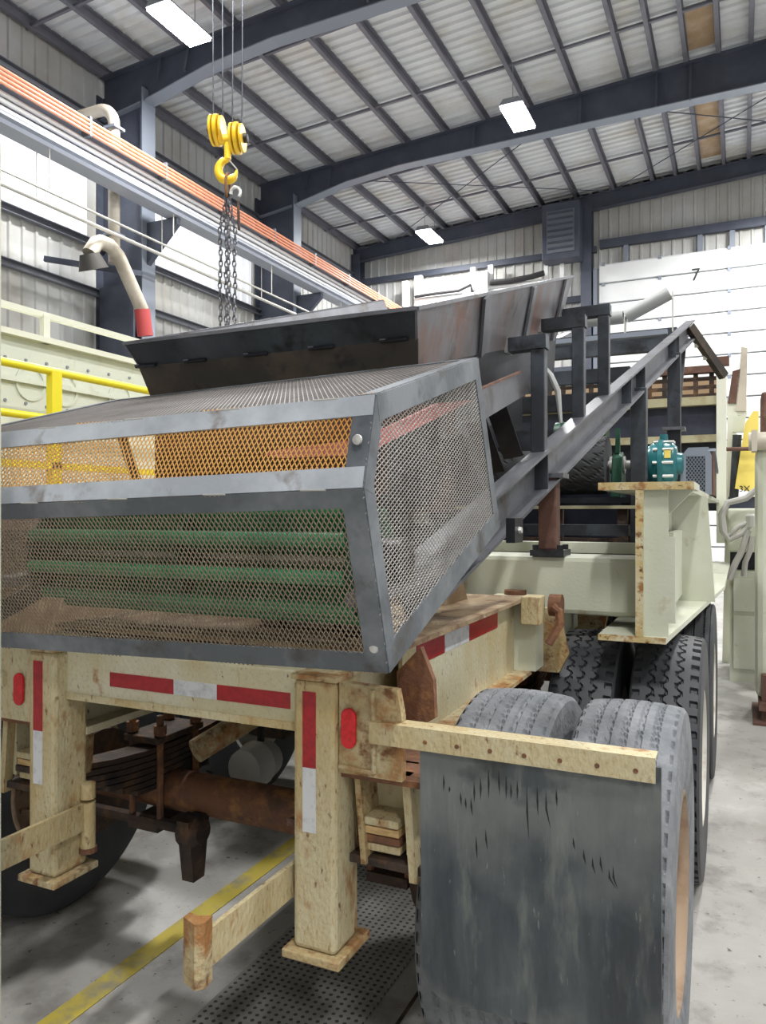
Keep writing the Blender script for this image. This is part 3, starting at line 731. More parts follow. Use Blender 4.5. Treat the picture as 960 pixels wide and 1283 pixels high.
# lamp plates
for sd, ua, ub, ul in ((1, 421, 502, 438), (-1, None, None, 25)):
    if sd > 0: x0, x1 = -.868, -.706
    else: x0, x1 = -2.07, -1.895
    lp = part(MB().prism([(x0,1.615,.98),(x1,1.615,.98),(x1,1.615,1.13 if sd>0 else 1.195),(x1-.012,1.615,1.19 if sd>0 else 1.195),(x0,1.615,1.195)], (0,.025,0)), 'lamp_plate', 'cream_rusty' if sd > 0 else 'cream_worn')
    c = onY(ul, 912 if sd > 0 else 863, 1.612)
    ov = [(c.x+.020*math.cos(t), 1.613, c.z+.026*(1 if math.sin(t) > 0 else -1)+.022*math.sin(t)) for t in [2*PI*i/20+.01 for i in range(20)]]
    subpart(MB().prism(ov, (0,-.010,0)), 'marker_lamp', 'red_lamp', lp, bevel=.003)
    if sd > 0:   # weld-bead surround
        for pts in ([(-.866,1.612,.995),(-.775,1.612,.992)], [(-.775,1.612,.992),(-.778,1.612,1.185)]):
            subpart(MB().tube(pts, .007, 6), 'weld_bead', 'cream_rusty', lp)
    # spring hanger box below
    s_ = 1 if sd > 0 else -1
    xa, xb = (x0, x1) if sd > 0 else (x1, x0)
    part(MB().prism([(xa+.015*s_,1.66,.98),(xa+.03*s_,1.66,.98),(xa+.05*s_,1.66,.75),(xa+.035*s_,1.66,.75)], (0,.22,0)), 'hanger_plate', 'cream_rusty')
    part(MB().prism([(xb-.02*s_,1.66,.98),(xb-.0*s_,1.66,.98),(xb+.02*s_,1.66,.73),(xb-.0*s_,1.66,.73)], (0,.03,0)), 'hanger_plate', 'cream_worn')
    part(MB().prism([(xb-.02*s_,1.69,.97),(xb-.02*s_,1.80,.97),(xb-.02*s_,1.80,.78),(xb-.02*s_,1.69,.78)], (.015*s_,0,0)), 'hanger_side', 'cream')
    part(B(min(xa,xb)+.03, max(xa,xb)-.015, 1.75, 1.762, .77, .98), 'hanger_back', 'cream')
    part(B(min(xa,xb)-.005, max(xa,xb)+.10*(sd>0), 1.63, 1.9, .965, .98), 'hanger_top', 'rust')
    for i, (w_, m) in enumerate(((.095,'cream_worn'),(.09,'wood'),(.088,'rust'),(.085,'cream_worn'))):
        xc = (xa+xb)/2+.005
        part(B(xc-.045, xc+.045, 1.665+.004*i, 1.755, .845-.022*i, .864-.022*i), 'spring_leaf_end', m, bevel=.003)
    part(B(min(xa,xb), max(xa,xb)+.12*(sd>0), 1.67, 1.775, .745, .765), 'lower_strap', 'rust_dark')
# extra stacked beam behind legs on left
# mud flap + hanger bar (right)
xb0, xb1 = -.779, -.153
zt_ = 1.116
br = part(MB().add([], []).profile([(0,0),(.004,0),(.004,-.05),(0,-.05)], (xb0,1.598,zt_), (xb1,1.598,zt_)).box(xb0,xb1,1.598,1.645,zt_-.004,zt_), 'flap_bar', 'cream_worn')
for i in range(7):
    x = -.64+.075*i
    subpart(MB().lathe([(0,.0065),(-.006,.005)], (x,1.5985,zt_-.03), 'Y', 8, True), 'bolt', 'rust', br)
fl = MB(); nx, nz = 24, 22; fx0, fx1, fz0, fz1 = -.657, -.143, .495, 1.095
def flapY(x, z):
    s = (z-fz0)/(fz1-fz0); q = (x-fx0)/(fx1-fx0)
    return 1.606 + .012*math.sin(PI*q)*(1-s) + .02*(1-s)**2
vs_ = []
for side in (0, 1):
    for j in range(nz+1):
        for i in range(nx+1):
            x = fx0+(fx1-fx0)*i/nx; z = fz0+(fz1-fz0)*j/nz
            q = i/nx; rr = .07
            dl = min(x-fx0, fx1-x)
            lo_ = fz0 + (rr-math.sqrt(max(0, rr*rr-(rr-dl)**2)) if dl < rr else 0)
            z = lo_+(fz1-lo_)*j/nz
            vs_.append((x, flapY(x, z)+.009*side, z))
n1 = (nx+1)*(nz+1); fs = []
for j in range(nz):
    for i in range(nx):
        a = j*(nx+1)+i; fs.append((a, a+1, a+nx+2, a+nx+1)); fs.append((n1+a+nx+1, n1+a+nx+2, n1+a+1, n1+a))
bd = [i for i in range(nx+1)] + [j*(nx+1)+nx for j in range(1, nz+1)] + [nz*(nx+1)+i for i in range(nx-1,-1,-1)] + [j*(nx+1) for j in range(nz-1,0,-1)]
for a, b in zip(bd, bd[1:]+bd[:1]): fs.append((b, a, n1+a, n1+b))
fl.add(vs_, fs); flo = part(fl, 'mud_flap', 'flap', smooth=True)
mb = MB()
def crack(u, v, L_, sl=0.):
    p = onY(u, v, 1.607); q = onY(u+sl, v+L_, 1.607)
    y_ = lambda z: flapY(p.x, z)-.0008
    mb.prism([(p.x,y_(p.z),p.z),(p.x+.0028,y_((p.z+q.z)/2),(p.z+q.z)/2),(q.x,y_(q.z),q.z),(p.x-.0014,y_((p.z+q.z)/2),(p.z+q.z)/2)], (0,.004,0))
for a in ((556,970,22,0),(563,985,8,0),(577,992,18,1),(594,980,26,0),(590,1000,22,2),(583,1000,14,1),(602,974,28,0),(612,963,38,0),(625,965,32,1),(634,972,30,0),(640,982,20,0),(648,978,24,0),(660,985,66,2),(673,985,38,1),(684,990,50,6),(697,988,24,1),(608,1040,26,2),(596,1048,30,1),(718,1050,16,2),(731,1065,20,3),(742,1075,22,4),(752,1073,22,3),(763,1090,24,8),(768,1086,30,6)): crack(*a)
stuff(mb.build('flap_cracks', 'black', flo))
# left flap
part(B(-2.70, -2.12, 1.625, 1.634, .5, 1.09), 'mud_flap', 'flap')
part(B(-2.72, -2.0, 1.60, 1.64, 1.08, 1.12), 'flap_bar', 'cream_worn')
MB()
# cross beam of box section carrying the conveyor post
part(B(-2.4, -.385, 3.40, 3.66, 1.15, 1.405), 'cross_beam', 'palegreen', bevel=.022)
part(B(-2.4, -.385, 3.72, 3.80, 1.405, 1.455), 'upper_ledge', 'palegreen')
part(B(-.93, -.80, 3.395, 3.66, 1.06, 1.15), 'beam_saddle', 'cream_rusty')
part(MB().tube([(-.92,3.38,1.25),(-.92,3.38,1.12)], .05, 12), 'pin_socket', 'rust', smooth=True)
# side I-beam (right)
YE = 3.20
ib = part(MB().box(-.382, -.352, YE, 8.4, 1.105, 1.69), 'side_beam_web', 'palegreen')
part(MB().box(-.526, -.165, YE, 3.62, 1.69, 1.718).box(-.526, -.20, 3.62, 8.382, 1.69, 1.718), 'side_beam_top_flange', 'palegreen')
part(MB().prism([(-.526,YE,1.082),(-.267,YE,1.082),(-.10,5.6,1.082),(-.10,8.4,1.082),(-.526,8.4,1.082)], (0,0,.023)), 'side_beam_bottom_flange', 'palegreen')
part(B(-.382, -.352, YE-.004, YE, 1.105, 1.69), 'web_edge', 'palegreen_edge')
part(B(-.527, -.165, YE-.004, YE, 1.688, 1.719), 'flange_edge', 'palegreen_edge')
part(B(-.527, -.267, YE-.004, YE, 1.081, 1.106), 'flange_edge', 'palegreen_edge')
part(B(-.352, -.262, YE+.03, YE+.05, 1.105, 1.69), 'end_plate', 'palegreen')
part(B(-.262, -.236, YE+.03, YE+.06, 1.16, 1.50), 'end_plate_lip', 'palegreen')
part(MB().prism([(-.352,4.6,1.69),(-.17,4.6,1.69),(-.13,4.6,1.105),(-.352,4.6,1.105)], (0,.02,0)), 'web_stiffener', 'palegreen')
part(B(-.33, -.30, 4.0, 4.6, 1.14, 1.5), 'web_cover', 'palegreen')
part(MB().prism([(-.352,3.3,1.69),(-.17,3.3,1.69),(-.352,3.3,1.5)], (0,.03,0)), 'web_gusset', 'palegreen')
# left side beam
part(MB().profile(iprof(.3,.6,.025,.03), (-2.45,YE,1.4), (-2.45,8.4,1.4)), 'side_beam', 'palegreen')
# rail / deck front part, under the drum
part(B(-2.4, -.53, 3.9, 8.4, 1.25, 1.29), 'front_deck', 'rust_dark')
for y, z0, z1, m in ((4.3,1.47,1.53,'mill'),(4.9,1.62,1.64,'olive'),(5.40,1.29,1.42,'rust_dark')):
    part(B(-2.3, -.55, y, y+.08, z0, z1), 'deck_bar', m)
for x in (-1.1, -.7, -1.6): part(B(x, x+.06, 4.95, 5.0, 1.29, 1.63), 'deck_post', 'rust_dark')
part(B(-2.35, -.56, 5.95, 6.0, 1.29, 1.80), 'bulkhead', 'navy')
# things lying inside the guard, on the deck
at_ = part(MB().tube([(-1.36,2.03,1.321),(-1.34,2.03,1.321),(-.98,2.03,1.321),(-.96,2.03,1.321)], [.05,.072,.072,.05], 18), 'air_tank', 'rail_cream', smooth=True)
for x in (-1.26, -1.07): subpart(MB().lathe([(-.012,.075),(.012,.075)], (x,2.03,1.321), 'X', 18, True), 'tank_strap', 'rust_dark', at_)
part(MB().tube([(-1.0,1.93,1.262),(-.98,1.87,1.27),(-.93,1.85,1.274),(-.89,1.88,1.27),(-.87,1.92,1.262)], .014, 8), 'air_hose', 'black', smooth=True)
part(MB().prism([(-1.84,2.12,1.25),(-1.84,2.45,1.25),(-1.84,2.45,1.40),(-1.84,2.22,1.36)], (.44,0,0)), 'tail_scraper', 'brown_stuff')
part(MB().prism([(-1.9,2.7,1.25),(-1.9,2.95,1.25),(-1.9,2.8,1.45)], (.9,0,0)), 'chock_beam', 'brown_stuff')

# ================================================================== CONVEYOR
cv = thing('feed_conveyor', 'inclined dark steel conveyor frame rising from the mesh guard to the headend', 'conveyor', (-1.38, 4.5, 1.41))
def cpart(mb, name, m, **k): return mb.build(name, m, cv, **k)
def XR_(y): return -.84+.087*(y-3.03)
def XL_(y): return -1.87+.087*(y-3.03)
def ZT(y): return 1.777+.35*(y-3.03)
y0, y1 = 2.1, 7.5
inc = Vector((.087, 1, .35)).normalized()
for f, sd in ((XR_, 1), (XL_, -1)):
    p0, p1 = Vector((f(y0), y0, ZT(y0)-.09)), Vector((f(y1), y1, ZT(y1)-.09))
    cpart(MB().profile(cprof(.075, .17, .012, sd), p0, p1), 'stringer', 'mill_light')
    for y in (3.28, 4.9, 5.31, 6.5, 6.66):
        c = Vector((f(y)+sd*.035, y, ZT(y)-.09)); cpart(B(c.x-.034, c.x+.034, c.y-.006, c.y+.006, c.z-.078, c.z+.074), 'stiffener', 'mill')
# transoms
for y in (2.4, 3.6, 4.4, 5.2, 6.35, 7.0):
    cpart(MB().bar((XL_(y), y, ZT(y)-.04), (XR_(y), y, ZT(y)-.04), .07, .09), 'transom', 'mill')
# idlers
for k_, y in enumerate((6.65,)):
    base = ZT(y)+.02
    idl = cpart(MB().bar((XL_(y)+.02,y,base), (XR_(y)-.02,y,base), .07, .04), 'idler_base', 'frame_light')
    xm = XR_(y)-.545; zc = base+.16
    MB().tube([(xm-.18,y,zc),(xm+.18,y,zc)], .055, 14).build('idler_roll', 'roller', idl, True)
    for s_ in (-1, 1):
        a = Vector((xm+s_*.20,y,zc+.0)); b = a+Vector((s_*.34,0,.155))
        MB().tube([a,b], .055, 14).build('idler_roll', 'roller', idl, True)
        MB().bar((b.x+s_*.025,y,base+.0), b+Vector((s_*.025,0,.01)), .03, .01).build('idler_bracket', 'cable', idl)
        MB().bar((a.x-s_*.01,y,base), a, .04, .012).build('idler_bracket', 'cable', idl)
# hopper posts with arms
# the hopper's outer skin, so that the arms stop at it: bottom and top corners of the right flare
RT, RB = Vector((-.865,2.094,2.2)), Vector((-.905,2.2,2.05))
RT2 = onY(718,346,4.4); RB2 = onY(697,425,4.4)
def flare_x(y, z):
    n = (RB2-RB).cross(RT-RB); return RB.x - (n.y*(y-RB.y)+n.z*(z-RB.z))/n.x
hposts = []
for y, vtop, ub, vb in ((3.28,438,612,440),(3.89,411,668,411),(4.39,396,706,395)):
    x = XR_(y)+.03
    pt = onX(0, 0, x) if False else None
    zt_ = EYE + (641.5-vtop)/FPX*(-x*sn+y*cs)
    po = cpart(B(x-.03, x+.03, y-.03, y+.03, ZT(y)-.02, zt_), 'hopper_post', 'mill', bevel=.004)
    xf = flare_x(y, zt_+.026)-.002
    MB().bar((x+.036,y,zt_+.0305), (xf+.012,y,zt_+.026), .066, .06).build('post_arm', 'mill', po)
    MB().bar((xf+.014,y,zt_+.026), (xf,y,zt_+.026), .072, .066).build('arm_end_plate', 'weld', po)
    hposts.append((x, y, zt_))
    xl = XL_(y)-.03
    cpart(B(xl-.03, xl+.03, y-.03, y+.03, ZT(y)-.02, RB.z+(RB2.z-RB.z)*(y-.03-RB.y)/(RB2.y-RB.y)+.004), 'hopper_post', 'mill')
# skirtboards
for f, sd in ((XR_, 1), (XL_, -1)):
    o_ = -.18*sd
    A = [(f(2.75)+o_,2.75,ZT(2.75)+.16),(f(3.35)+o_,3.35,ZT(3.35)+.12),(f(3.35)+o_,3.35,ZT(3.35)+.24),(f(2.75)+o_,2.75,ZT(2.75)+.34)]
    cpart(MB().prism(A, (.01*sd,0,0)), 'skirt_plate', 'mill_light')
    A = [(f(2.35)+o_*1.2,2.35,ZT(2.35)-.02),(f(3.75)+o_*1.2,3.75,ZT(3.75)-.02),(f(3.75)+o_*1.2,3.75,ZT(3.75)+.20),(f(2.35)+o_*1.2,2.35,ZT(2.35)+.30)]
    cpart(MB().prism(A, (.008*sd,0,0)), 'side_plate', 'mill_black')
    for y in (2.75, 2.98, 3.2):
        cpart(MB().bar((f(y)+o_+.11*sd,y+.06,ZT(y)), (f(y)+o_+.07*sd,y-.06,ZT(y)+.20), .006, .09*1, up=(1,0,0)), 'side_rib', 'mill_black')
cpart(MB().prism([onX(603,489,-.83),onX(654,467,-.83),onX(663,492,-.83),onX(603,528,-.83)], (-.01,0,0)), 'skirt_plate', 'mill_light')
cpart(MB().prism([onX(603,486,-.825),onX(653,464.5,-.825),onX(654,467,-.825),onX(603,489,-.825)], (-.012,0,0)), 'skirt_strip', 'rust_brown')
# red skirt rubber
sk = cpart(MB().prism([onX(455,548,-.99),onX(600,480,-.99),onX(600,496,-.99),onX(455,568,-.99)], (.012,0,0)), 'skirt_rubber', 'red_rubber')
pa, pb, pc = onY(330,569,1.93), onY(452,550,1.93), onY(452,570,1.93)
cpart(MB().prism([pa, onY(342,564,1.93), pb, pc, onY(350,574,1.93)], (0,.012,0)), 'skirt_rubber', 'red_rubber')
cpart(B(-2.02, -1.05, 2.28, 2.29, 1.66, 2.06), 'back_plate', 'rust_brown')
cpart(B(-1.9, -1.0, 2.8, 2.81, 1.6, 2.1), 'cover_plate', 'rust_brown')
# tail wing pulley
pc_ = Vector((0, 1.80, 1.475))
pl = cpart(MB().tube([(-2.04,pc_.y,pc_.z),(-.80,pc_.y,pc_.z)], .03, 14), 'pulley_shaft', 'zinc', smooth=True)
for i in range(10):
    t = 2*PI*i/10+.25; d = Vector((0, math.cos(t), math.sin(t)))
    MB().prism([Vector((-1.93,pc_.y,pc_.z))+d*.04, Vector((-.89,pc_.y,pc_.z))+d*.04, Vector((-.89,pc_.y,pc_.z))+d*.15, Vector((-1.93,pc_.y,pc_.z))+d*.15], Vector((0,-d.z,d.y))*.008).build('pulley_wing', 'green_paint', pl)
    MB().tube([Vector((-1.94,pc_.y,pc_.z))+d*.152, Vector((-.88,pc_.y,pc_.z))+d*.152], .019, 10).build('wing_rod', 'green_paint', pl, True)
for x in (-1.95, -.87, -1.4): MB().lathe([(-.005,.145),(.005,.145)], (x,pc_.y,pc_.z), 'X', 24, True).build('end_disc', 'green_dark', pl)
for x in (-2.0, -.82):
    bb = cpart(B(x-.035, x+.035, pc_.y-.09, pc_.y+.09, pc_.z-.07, pc_.z+.05), 'bearing_block', 'mill_black', bevel=.01)
    MB().lathe([(-.045,.06),(.045,.06)], (x,pc_.y,pc_.z), 'X', 18, True).build('bearing_cap', 'mill_black', bb, True)
    cpart(MB().bar((x,1.62,pc_.z-.085), (x+.0,2.5,pc_.z+.0), .07, .03), 'takeup_bar', 'mill_light')
# support posts
p = Vector((XR_(3.40)+.03, 3.45, 0))
st = cpart(B(p.x-.045, p.x+.035, p.y-.045, p.y+.045, 1.43, ZT(3.4)-.15), 'support_post', 'rust_brown', bevel=.008)
B(p.x-.075, p.x+.075, p.y-.075, p.y+.075, 1.405, 1.432).build('base_flange', 'mill', st)
for dx in (-.055,.055):
    for dy in (-.055,.055): MB().lathe([(0,.014),(.022,.014)], (p.x+dx,p.y+dy,1.432), 'Z', 6, True).build('bolt', 'mill', st)
B(p.x-.06, p.x+.07, p.y-.06, p.y+.06, ZT(3.4)-.155, ZT(3.4)-.135).build('cap_flange', 'mill_light', st)
for y, zb in ((5.31, 1.718), (6.66, 2.26)):
    for f, sd in ((XR_, 1), (XL_, -1)):
        x = f(y)+.03*sd
        if sd > 0 or True:
            po = cpart(B(x-.05, x+.05, y-.05, y+.05, zb if y > 6 else (1.29 if True else zb), ZT(y)-.16), 'support_post', 'mill', bevel=.006)
            B(x-.085, x+.085, y-.085, y+.085, zb, zb+.025).build('base_flange', 'mill_light', po) if y > 6 else None
B(XR_(6.66)-.02, XR_(6.66)+.08, 6.61, 6.71, 1.718, 2.26).build('lower_post', 'mill_black', cv)
B(XL_(6.66)-.08, XL_(6.66)+.02, 6.61, 6.71, 1.29, 2.26).build('lower_post', 'mill_black', cv)
# slanted head-end brace
pt = Vector((XR_(7.45)+.03, 7.45, ZT(7.45)-.05))
hb_ = cpart(MB().bar(pt, (pt.x+.28, 7.75, 2.85), .06, .075), 'head_brace', 'mill_tan')
cpart(MB().bar((XR_(7.2)+.02,7.2,ZT(7.2)-.2), (XR_(6.75)+.05,6.75,2.5), .04, .02), 'head_tie', 'mill')
for t in (.35, .6): 
    q = pt.lerp(Vector((pt.x+.28,7.75,2.85)), t); MB().tube([q+Vector((-.06,0,.0)), q+Vector((-.0,0,0))], .03, 8).build('bracket_bolt', 'zinc', hb_)
# guard clip at the cage
cpart(B(-.69, -.66, 2.42, 2.52, 1.50, 1.58), 'guard_clip', 'mill_black')
MB().lathe([(0,.012),(.01,.01)], (-.66,2.47,1.54), 'X', 8, True).build('clip_bolt', 'zinc', cv)
# hanging strap at the posts
cpart(MB().tube([onY(678,455,3.6),onY(690,470,3.6),onY(699,490,3.6),onY(703,530,3.6)], [.008,.014,.015,.008], 8), 'hose_strap', 'roller', smooth=True)

# ================================================================== HOPPER
hp_ = thing('feed_hopper', 'flared dark steel plate hopper standing above the mesh guard', 'hopper', (-1.43, 3.2, 2.05))
def hpart(mb, name, m, **k): return mb.build(name, m, hp_, **k)
RT, RB = Vector((-.865,2.094,2.2)), Vector((-.905,2.2,2.05))
LT, LB = Vector((-1.998,2.094,2.2)), Vector((-1.957,2.2,2.05))
RT2 = onY(718,346,4.4); RB2 = onY(697,425,4.4)
LT2 = Vector((-2.05,4.4,RT2.z)); LB2 = Vector((-1.90,4.4,RB2.z))
mid = lambda a, b, t: a.lerp(b, t)
RM, LM = mid(RB,RT,.5), mid(LB,LT,.5)
hpart(MB().prism([LM,RM,RT,LT], (0,.008,.006)), 'rear_plate', 'mill')
hpart(MB().prism([LB+Vector((0,0,-.05)),RB+Vector((0,0,-.05)),RM,LM], (0,.008,.006)), 'rear_lower_plate', 'mill_tan')
hpart(MB().prism([RB,RB2,RT2,RT], (-.008,0,-.003)), 'side_plate', 'mill_rusty')
hpart(MB().prism([LB,LB2,LT2,LT], (.008,0,-.003)), 'side_plate', 'mill_light')
for a, b in ((RT,RT2),(LT,LT2),(LT,RT)):
    hpart(MB().bar(a,b,.012,.012), 'rim_edge', 'mill_light')
for uh, vh in ((184,460),(246,453),(322,444),(404,434),(495,424)):
    xh = onY(uh, vh, 2.147).x; t = (xh-LM.x)/(RM.x-LM.x)
    a = mid(LM,RM,t); hg = hpart(MB().tube([a+Vector((-.045,-.006,0)),a+Vector((.045,-.006,0))], .0065, 8), 'hinge', 'mill_black')
    MB().tube([a+Vector((-.047,-.009,.004)),a+Vector((-.028,-.009,.004))], .004, 6).build('hinge_weld', 'mill_light', hg)
n_ = (RB2-RB).cross(RT-RB).normalized()
if n_.x < 0: n_ = -n_
for t in (.30, .62, .93):
    a, b = mid(RB,RB2,t)+n_*.012, mid(RT,RT2,t-.02)+n_*.012
    rb_ = hpart(MB().bar(a, a.lerp(b,.97), .06, .012, up=n_), 'side_rib', 'mill_light')
# skirt body under the flare
hpart(MB().prism([RB,RB2,RB2+Vector((-.02,0,-.3)),RB+Vector((-.02,0,-.12))], (-.008,0,0)), 'lower_side_plate', 'mill_black')

# ================================================================== MESH GUARD
gd = thing('pulley_guard', 'faceted mesh guard cage of grey steel bars over the tail pulley', 'guard', (-1.37, 1.7, 1.21))
GX0, GX1 = -2.05, -.686
def G(x, y, z): return Vector((x, y, z - .027*(GX1-x)))
SEC = {'B':(1.5,1.255), 'C':(1.377,1.648), 'E':(1.432,1.842), 'G':(2.11,2.04), 'I':(2.33,1.553)}
def gp(k_, side): x = GX1 if side > 0 else GX0; return G(x, *SEC[k_])
def inpoly(p, poly):
    c = False; n = len(poly)
    for i in range(n):
        a, b = poly[i], poly[i-1]
        if (a[1] > p[1]) != (b[1] > p[1]) and p[0] < (b[0]-a[0])*(p[1]-a[1])/(b[1]-a[1])+a[0]: c = not c
    return c
def expanded(poly, e1, m, a=.0125, b=.021, w=.0022, th=.0014):
    P = [Vector(p) for p in poly]; o = P[0]; e1 = Vector(e1).normalized()
    nrm = Vector((0,0,0))
    for i in range(1, len(P)-1): nrm += (P[i]-o).cross(P[i+1]-o)
    nrm.normalize(); e1 = (e1-nrm*e1.dot(nrm)).normalized(); e2 = nrm.cross(e1)
    Q = [((p-o).dot(e1), (p-o).dot(e2)) for p in P]
    x0, x1 = min(q[0] for q in Q), max(q[0] for q in Q); y0, y1 = min(q[1] for q in Q), max(q[1] for q in Q)
    mb = MB(); nx, ny = int((x1-x0)/(a/2))+2, int((y1-y0)/(b/2))+2
    for i in range(nx):
        for j in range(ny):
            p = (x0+i*a/2, y0+j*b/2)
            q = (p[0]+a/2, p[1]+b/2) if (i+j) % 2 == 0 else None
            if (i+j) % 2 == 0: s0, s1 = p, (p[0]+a/2, p[1]+b/2)
            else: s0, s1 = (p[0], p[1]+b/2), (p[0]+a/2, p[1])
            if not (inpoly(((s0[0]+s1[0])/2, (s0[1]+s1[1])/2), Q)): continue
            A = o+e1*s0[0]+e2*s0[1]; B_ = o+e1*s1[0]+e2*s1[1]
            mb.bar(A, B_, w, th, up=nrm, caps=False)
    return stuff(mb.build('expanded_mesh', m, gd))
FB = [0]
def flatbar(a, b, inward, width, m, name='frame_bar', th=.006, nrm=None):
    FB[0] += 1; th = .0055+.0011*(FB[0] % 3)
    a, b, i_ = Vector(a), Vector(b), Vector(inward).normalized()
    d = (b-a).normalized(); i_ = (i_-d*i_.dot(d)).normalized()
    n = d.cross(i_).normalized()
    return MB().bar(a+i_*width/2, b+i_*width/2, th, width, up=i_).build(name, m, gd)
def face(keys, e1, m, bars, poly=None, a=.0125, b=.021, w=.0022):
    P = poly; cen = sum((Vector(p) for p in P), Vector((0,0,0)))/len(P)
    expanded(P, e1, m, a, b, w)
    n = len(P)
    for i in range(n):
        wd, bm_ = bars[i]
        if wd: flatbar(P[i], P[(i+1)%n], cen-(P[i]+P[(i+1)%n])/2, wd, bm_)
R_, L_ = 1, -1
face('', (1,0,0), 'mesh_brown', [(.045,'guardbar'),(.05,'guardbar'),(.04,'guardbar'),(.05,'guardbar')], [gp('B',L_),gp('B',R_),gp('C',R_),gp('C',L_)])
face('', (1,0,0), 'mesh_orange_lit', [(.045,'guardbar_top'),(.045,'guardbar'),(.045,'guardbar_top'),(.045,'guardbar')], [gp('C',L_),gp('C',R_),gp('E',R_),gp('E',L_)])
face('', (1,0,0), 'mesh_top', [(.0,''),(.04,'guardbar'),(.03,'guardbar'),(.04,'guardbar')], [gp('E',L_),gp('E',R_),gp('G',R_),gp('G',L_)])
for s_ in (R_, L_):
    face('', (0,1,0), 'mesh_grey', [(.045,'guardbar'),(.04,'guardbar'),(.055,'guardbar'),(.045,'guardbar'),(.06,'guardbar')],
         [gp('B',s_),gp('C',s_),gp('E',s_),gp('G',s_),gp('I',s_)], .022, .0125, .0018)
for u, v, Y in ((448,551,1.404),(469,812,1.49)):
    p = onY(u, v, Y-.008); MB().lathe([(0,.0115),(-.004,.010),(-.006,.0001)], p, 'Y', 16).build('bolt_head', 'zinc', gd, True)
for x in (-1.9, -1.62, -1.33, -1.05, -.8):
    for k_, dz in (('C',.0),('E',.0)):
        y, z = SEC[k_]; q = G(x, y-.003, z+dz)
        MB().tube([q+Vector((-.03,0,0)), q+Vector((.03,0,0))], .002, 6).build('weld_bead', 'zinc', gd)

# ================================================================== DRIVE: drum, gearbox, motor guard
dr = thing('drive_drum', 'black lagged drive drum with diamond grooves and green bearing stands under conveyor', 'drum', (-1.4, 5.58, 1.29))
dc = Vector((-1.45, 5.58, 1.93))
def drum_mesh():
    mb = MB(); n, k_ = 96, 60; R = .205; vs_ = []; x0, x1 = -.62, .60
    for i in range(k_+1):
        x = x0+(x1-x0)*i/k_
        for j in range(n):
            a = 2*PI*j/n; g = 0
            for s_ in (1, -1):
                ph = (a/(2*PI)*12 + s_*x*8) % 1
                if ph < .10: g = .008
            vs_.append((x, (R-g)*math.cos(a), (R-g)*math.sin(a)))
    fs = [(i*n+j, i*n+(j+1)%n, (i+1)*n+(j+1)%n, (i+1)*n+j) for i in range(k_) for j in range(n)]
    fs += [tuple(range(n)), tuple(range(k_*n, (k_+1)*n))]
    mb.add([Vector(v)+dc for v in vs_], fs); return mb
drum_mesh().build('drum_shell', 'rubber', dr)
MB().tube([(-2.18,dc.y,dc.z),(-.67,dc.y,dc.z)], .03, 12).build('shaft', 'zinc', dr, True)
for x in (-.785, -2.14):
    bs = MB().prism([(x-.03,dc.y-.14,1.70),(x-.03,dc.y+.14,1.70),(x-.03,dc.y+.07,dc.z+.05),(x-.03,dc.y,dc.z+.09),(x-.03,dc.y-.07,dc.z+.05)], (.07,0,0)).build('bearing_stand', 'green_dark', dr, bevel=.008)
    MB().prism([(x-.015,dc.y-.03,dc.z+.08),(x-.015,dc.y+.03,dc.z+.08),(x-.015,dc.y,dc.z+.26)], (.03,0,0)).build('stand_fin', 'green_dark', bs)
    MB().lathe([(-.05,.06),(.05,.06)], (x,dc.y,dc.z), 'X', 16, True).build('bearing_cap', 'zinc', bs, True)
B(-2.25, -.56, 5.40, 5.86, 1.66, 1.70).build('drum_bed', 'mill_black', dr)
for x in (-2.1, -.7): B(x-.05, x+.05, 5.5, 5.75, 1.29, 1.66).build('bed_leg', 'mill_black', dr)
gm = thing('green_motor', 'dark green electric motor above the drum with black terminal box', 'motor', (-1.15, 6.18, 1.29))
mc_ = onY(745, 545, 6.18)
MB().tube([mc_+Vector((-.3,0,0)),mc_+Vector((.1,0,0))], .11, 18).build('motor_body', 'green_dark', gm, True)
for i in range(6): MB().lathe([(-.006,.125),(.006,.125)], mc_+Vector((-.25+.06*i,0,0)), 'X', 18, True).build('cooling_fin', 'green_dark', gm)
B(mc_.x-.02, mc_.x+.09, mc_.y-.07, mc_.y+.07, mc_.z+.08, mc_.z+.24).build('terminal_box', 'mill_black', gm, bevel=.01)
B(mc_.x-.3, mc_.x+.1, mc_.y-.12, mc_.y+.12, mc_.z-.15, mc_.z-.10).build('motor_foot', 'green_dark', gm)
for x in (-.25, .05): B(mc_.x+x-.02, mc_.x+x+.02, mc_.y-.1, mc_.y+.1, 1.29, mc_.z-.15).build('motor_stand', 'mill_black', gm)

gb = thing('gearbox', 'teal blue round shaft gearbox with bolted flange on the side beam', 'gearbox', (-.48, 5.58, 1.718))
gc = onY(832, 582, 5.58); gc.z = 1.93
MB().lathe([(-.13,.05),(-.125,.08),(-.10,.085),(-.095,.125),(-.07,.145),(-.035,.15),(-.03,.168),(.0,.168),(.005,.15),(.05,.145),(.085,.115),(.09,.075),(.12,.07),(.125,.05)], gc, 'X', 28, True).build('gear_case', 'teal', gb, True)
B(gc.x-.08, gc.x+.07, gc.y-.08, gc.y+.08, 1.718, gc.z-.11).build('case_foot', 'teal', gb, bevel=.012)
for i in range(10):
    t = 2*PI*i/10
    MB().tube([gc+Vector((-.06,.152*math.cos(t),.152*math.sin(t))), gc+Vector((.07,.152*math.cos(t),.152*math.sin(t)))], .011, 6).build('flange_bolt', 'zinc', gb)
MB().tube([gc+Vector((-.19,0,0)), gc+Vector((-.09,0,0))], .02, 12).build('input_shaft', 'zinc', gb, True)
MB().lathe([(-.03,.055),(.03,.055)], gc+Vector((-.17,0,0)), 'X', 14, True).build('coupling', 'zinc', gb, True)
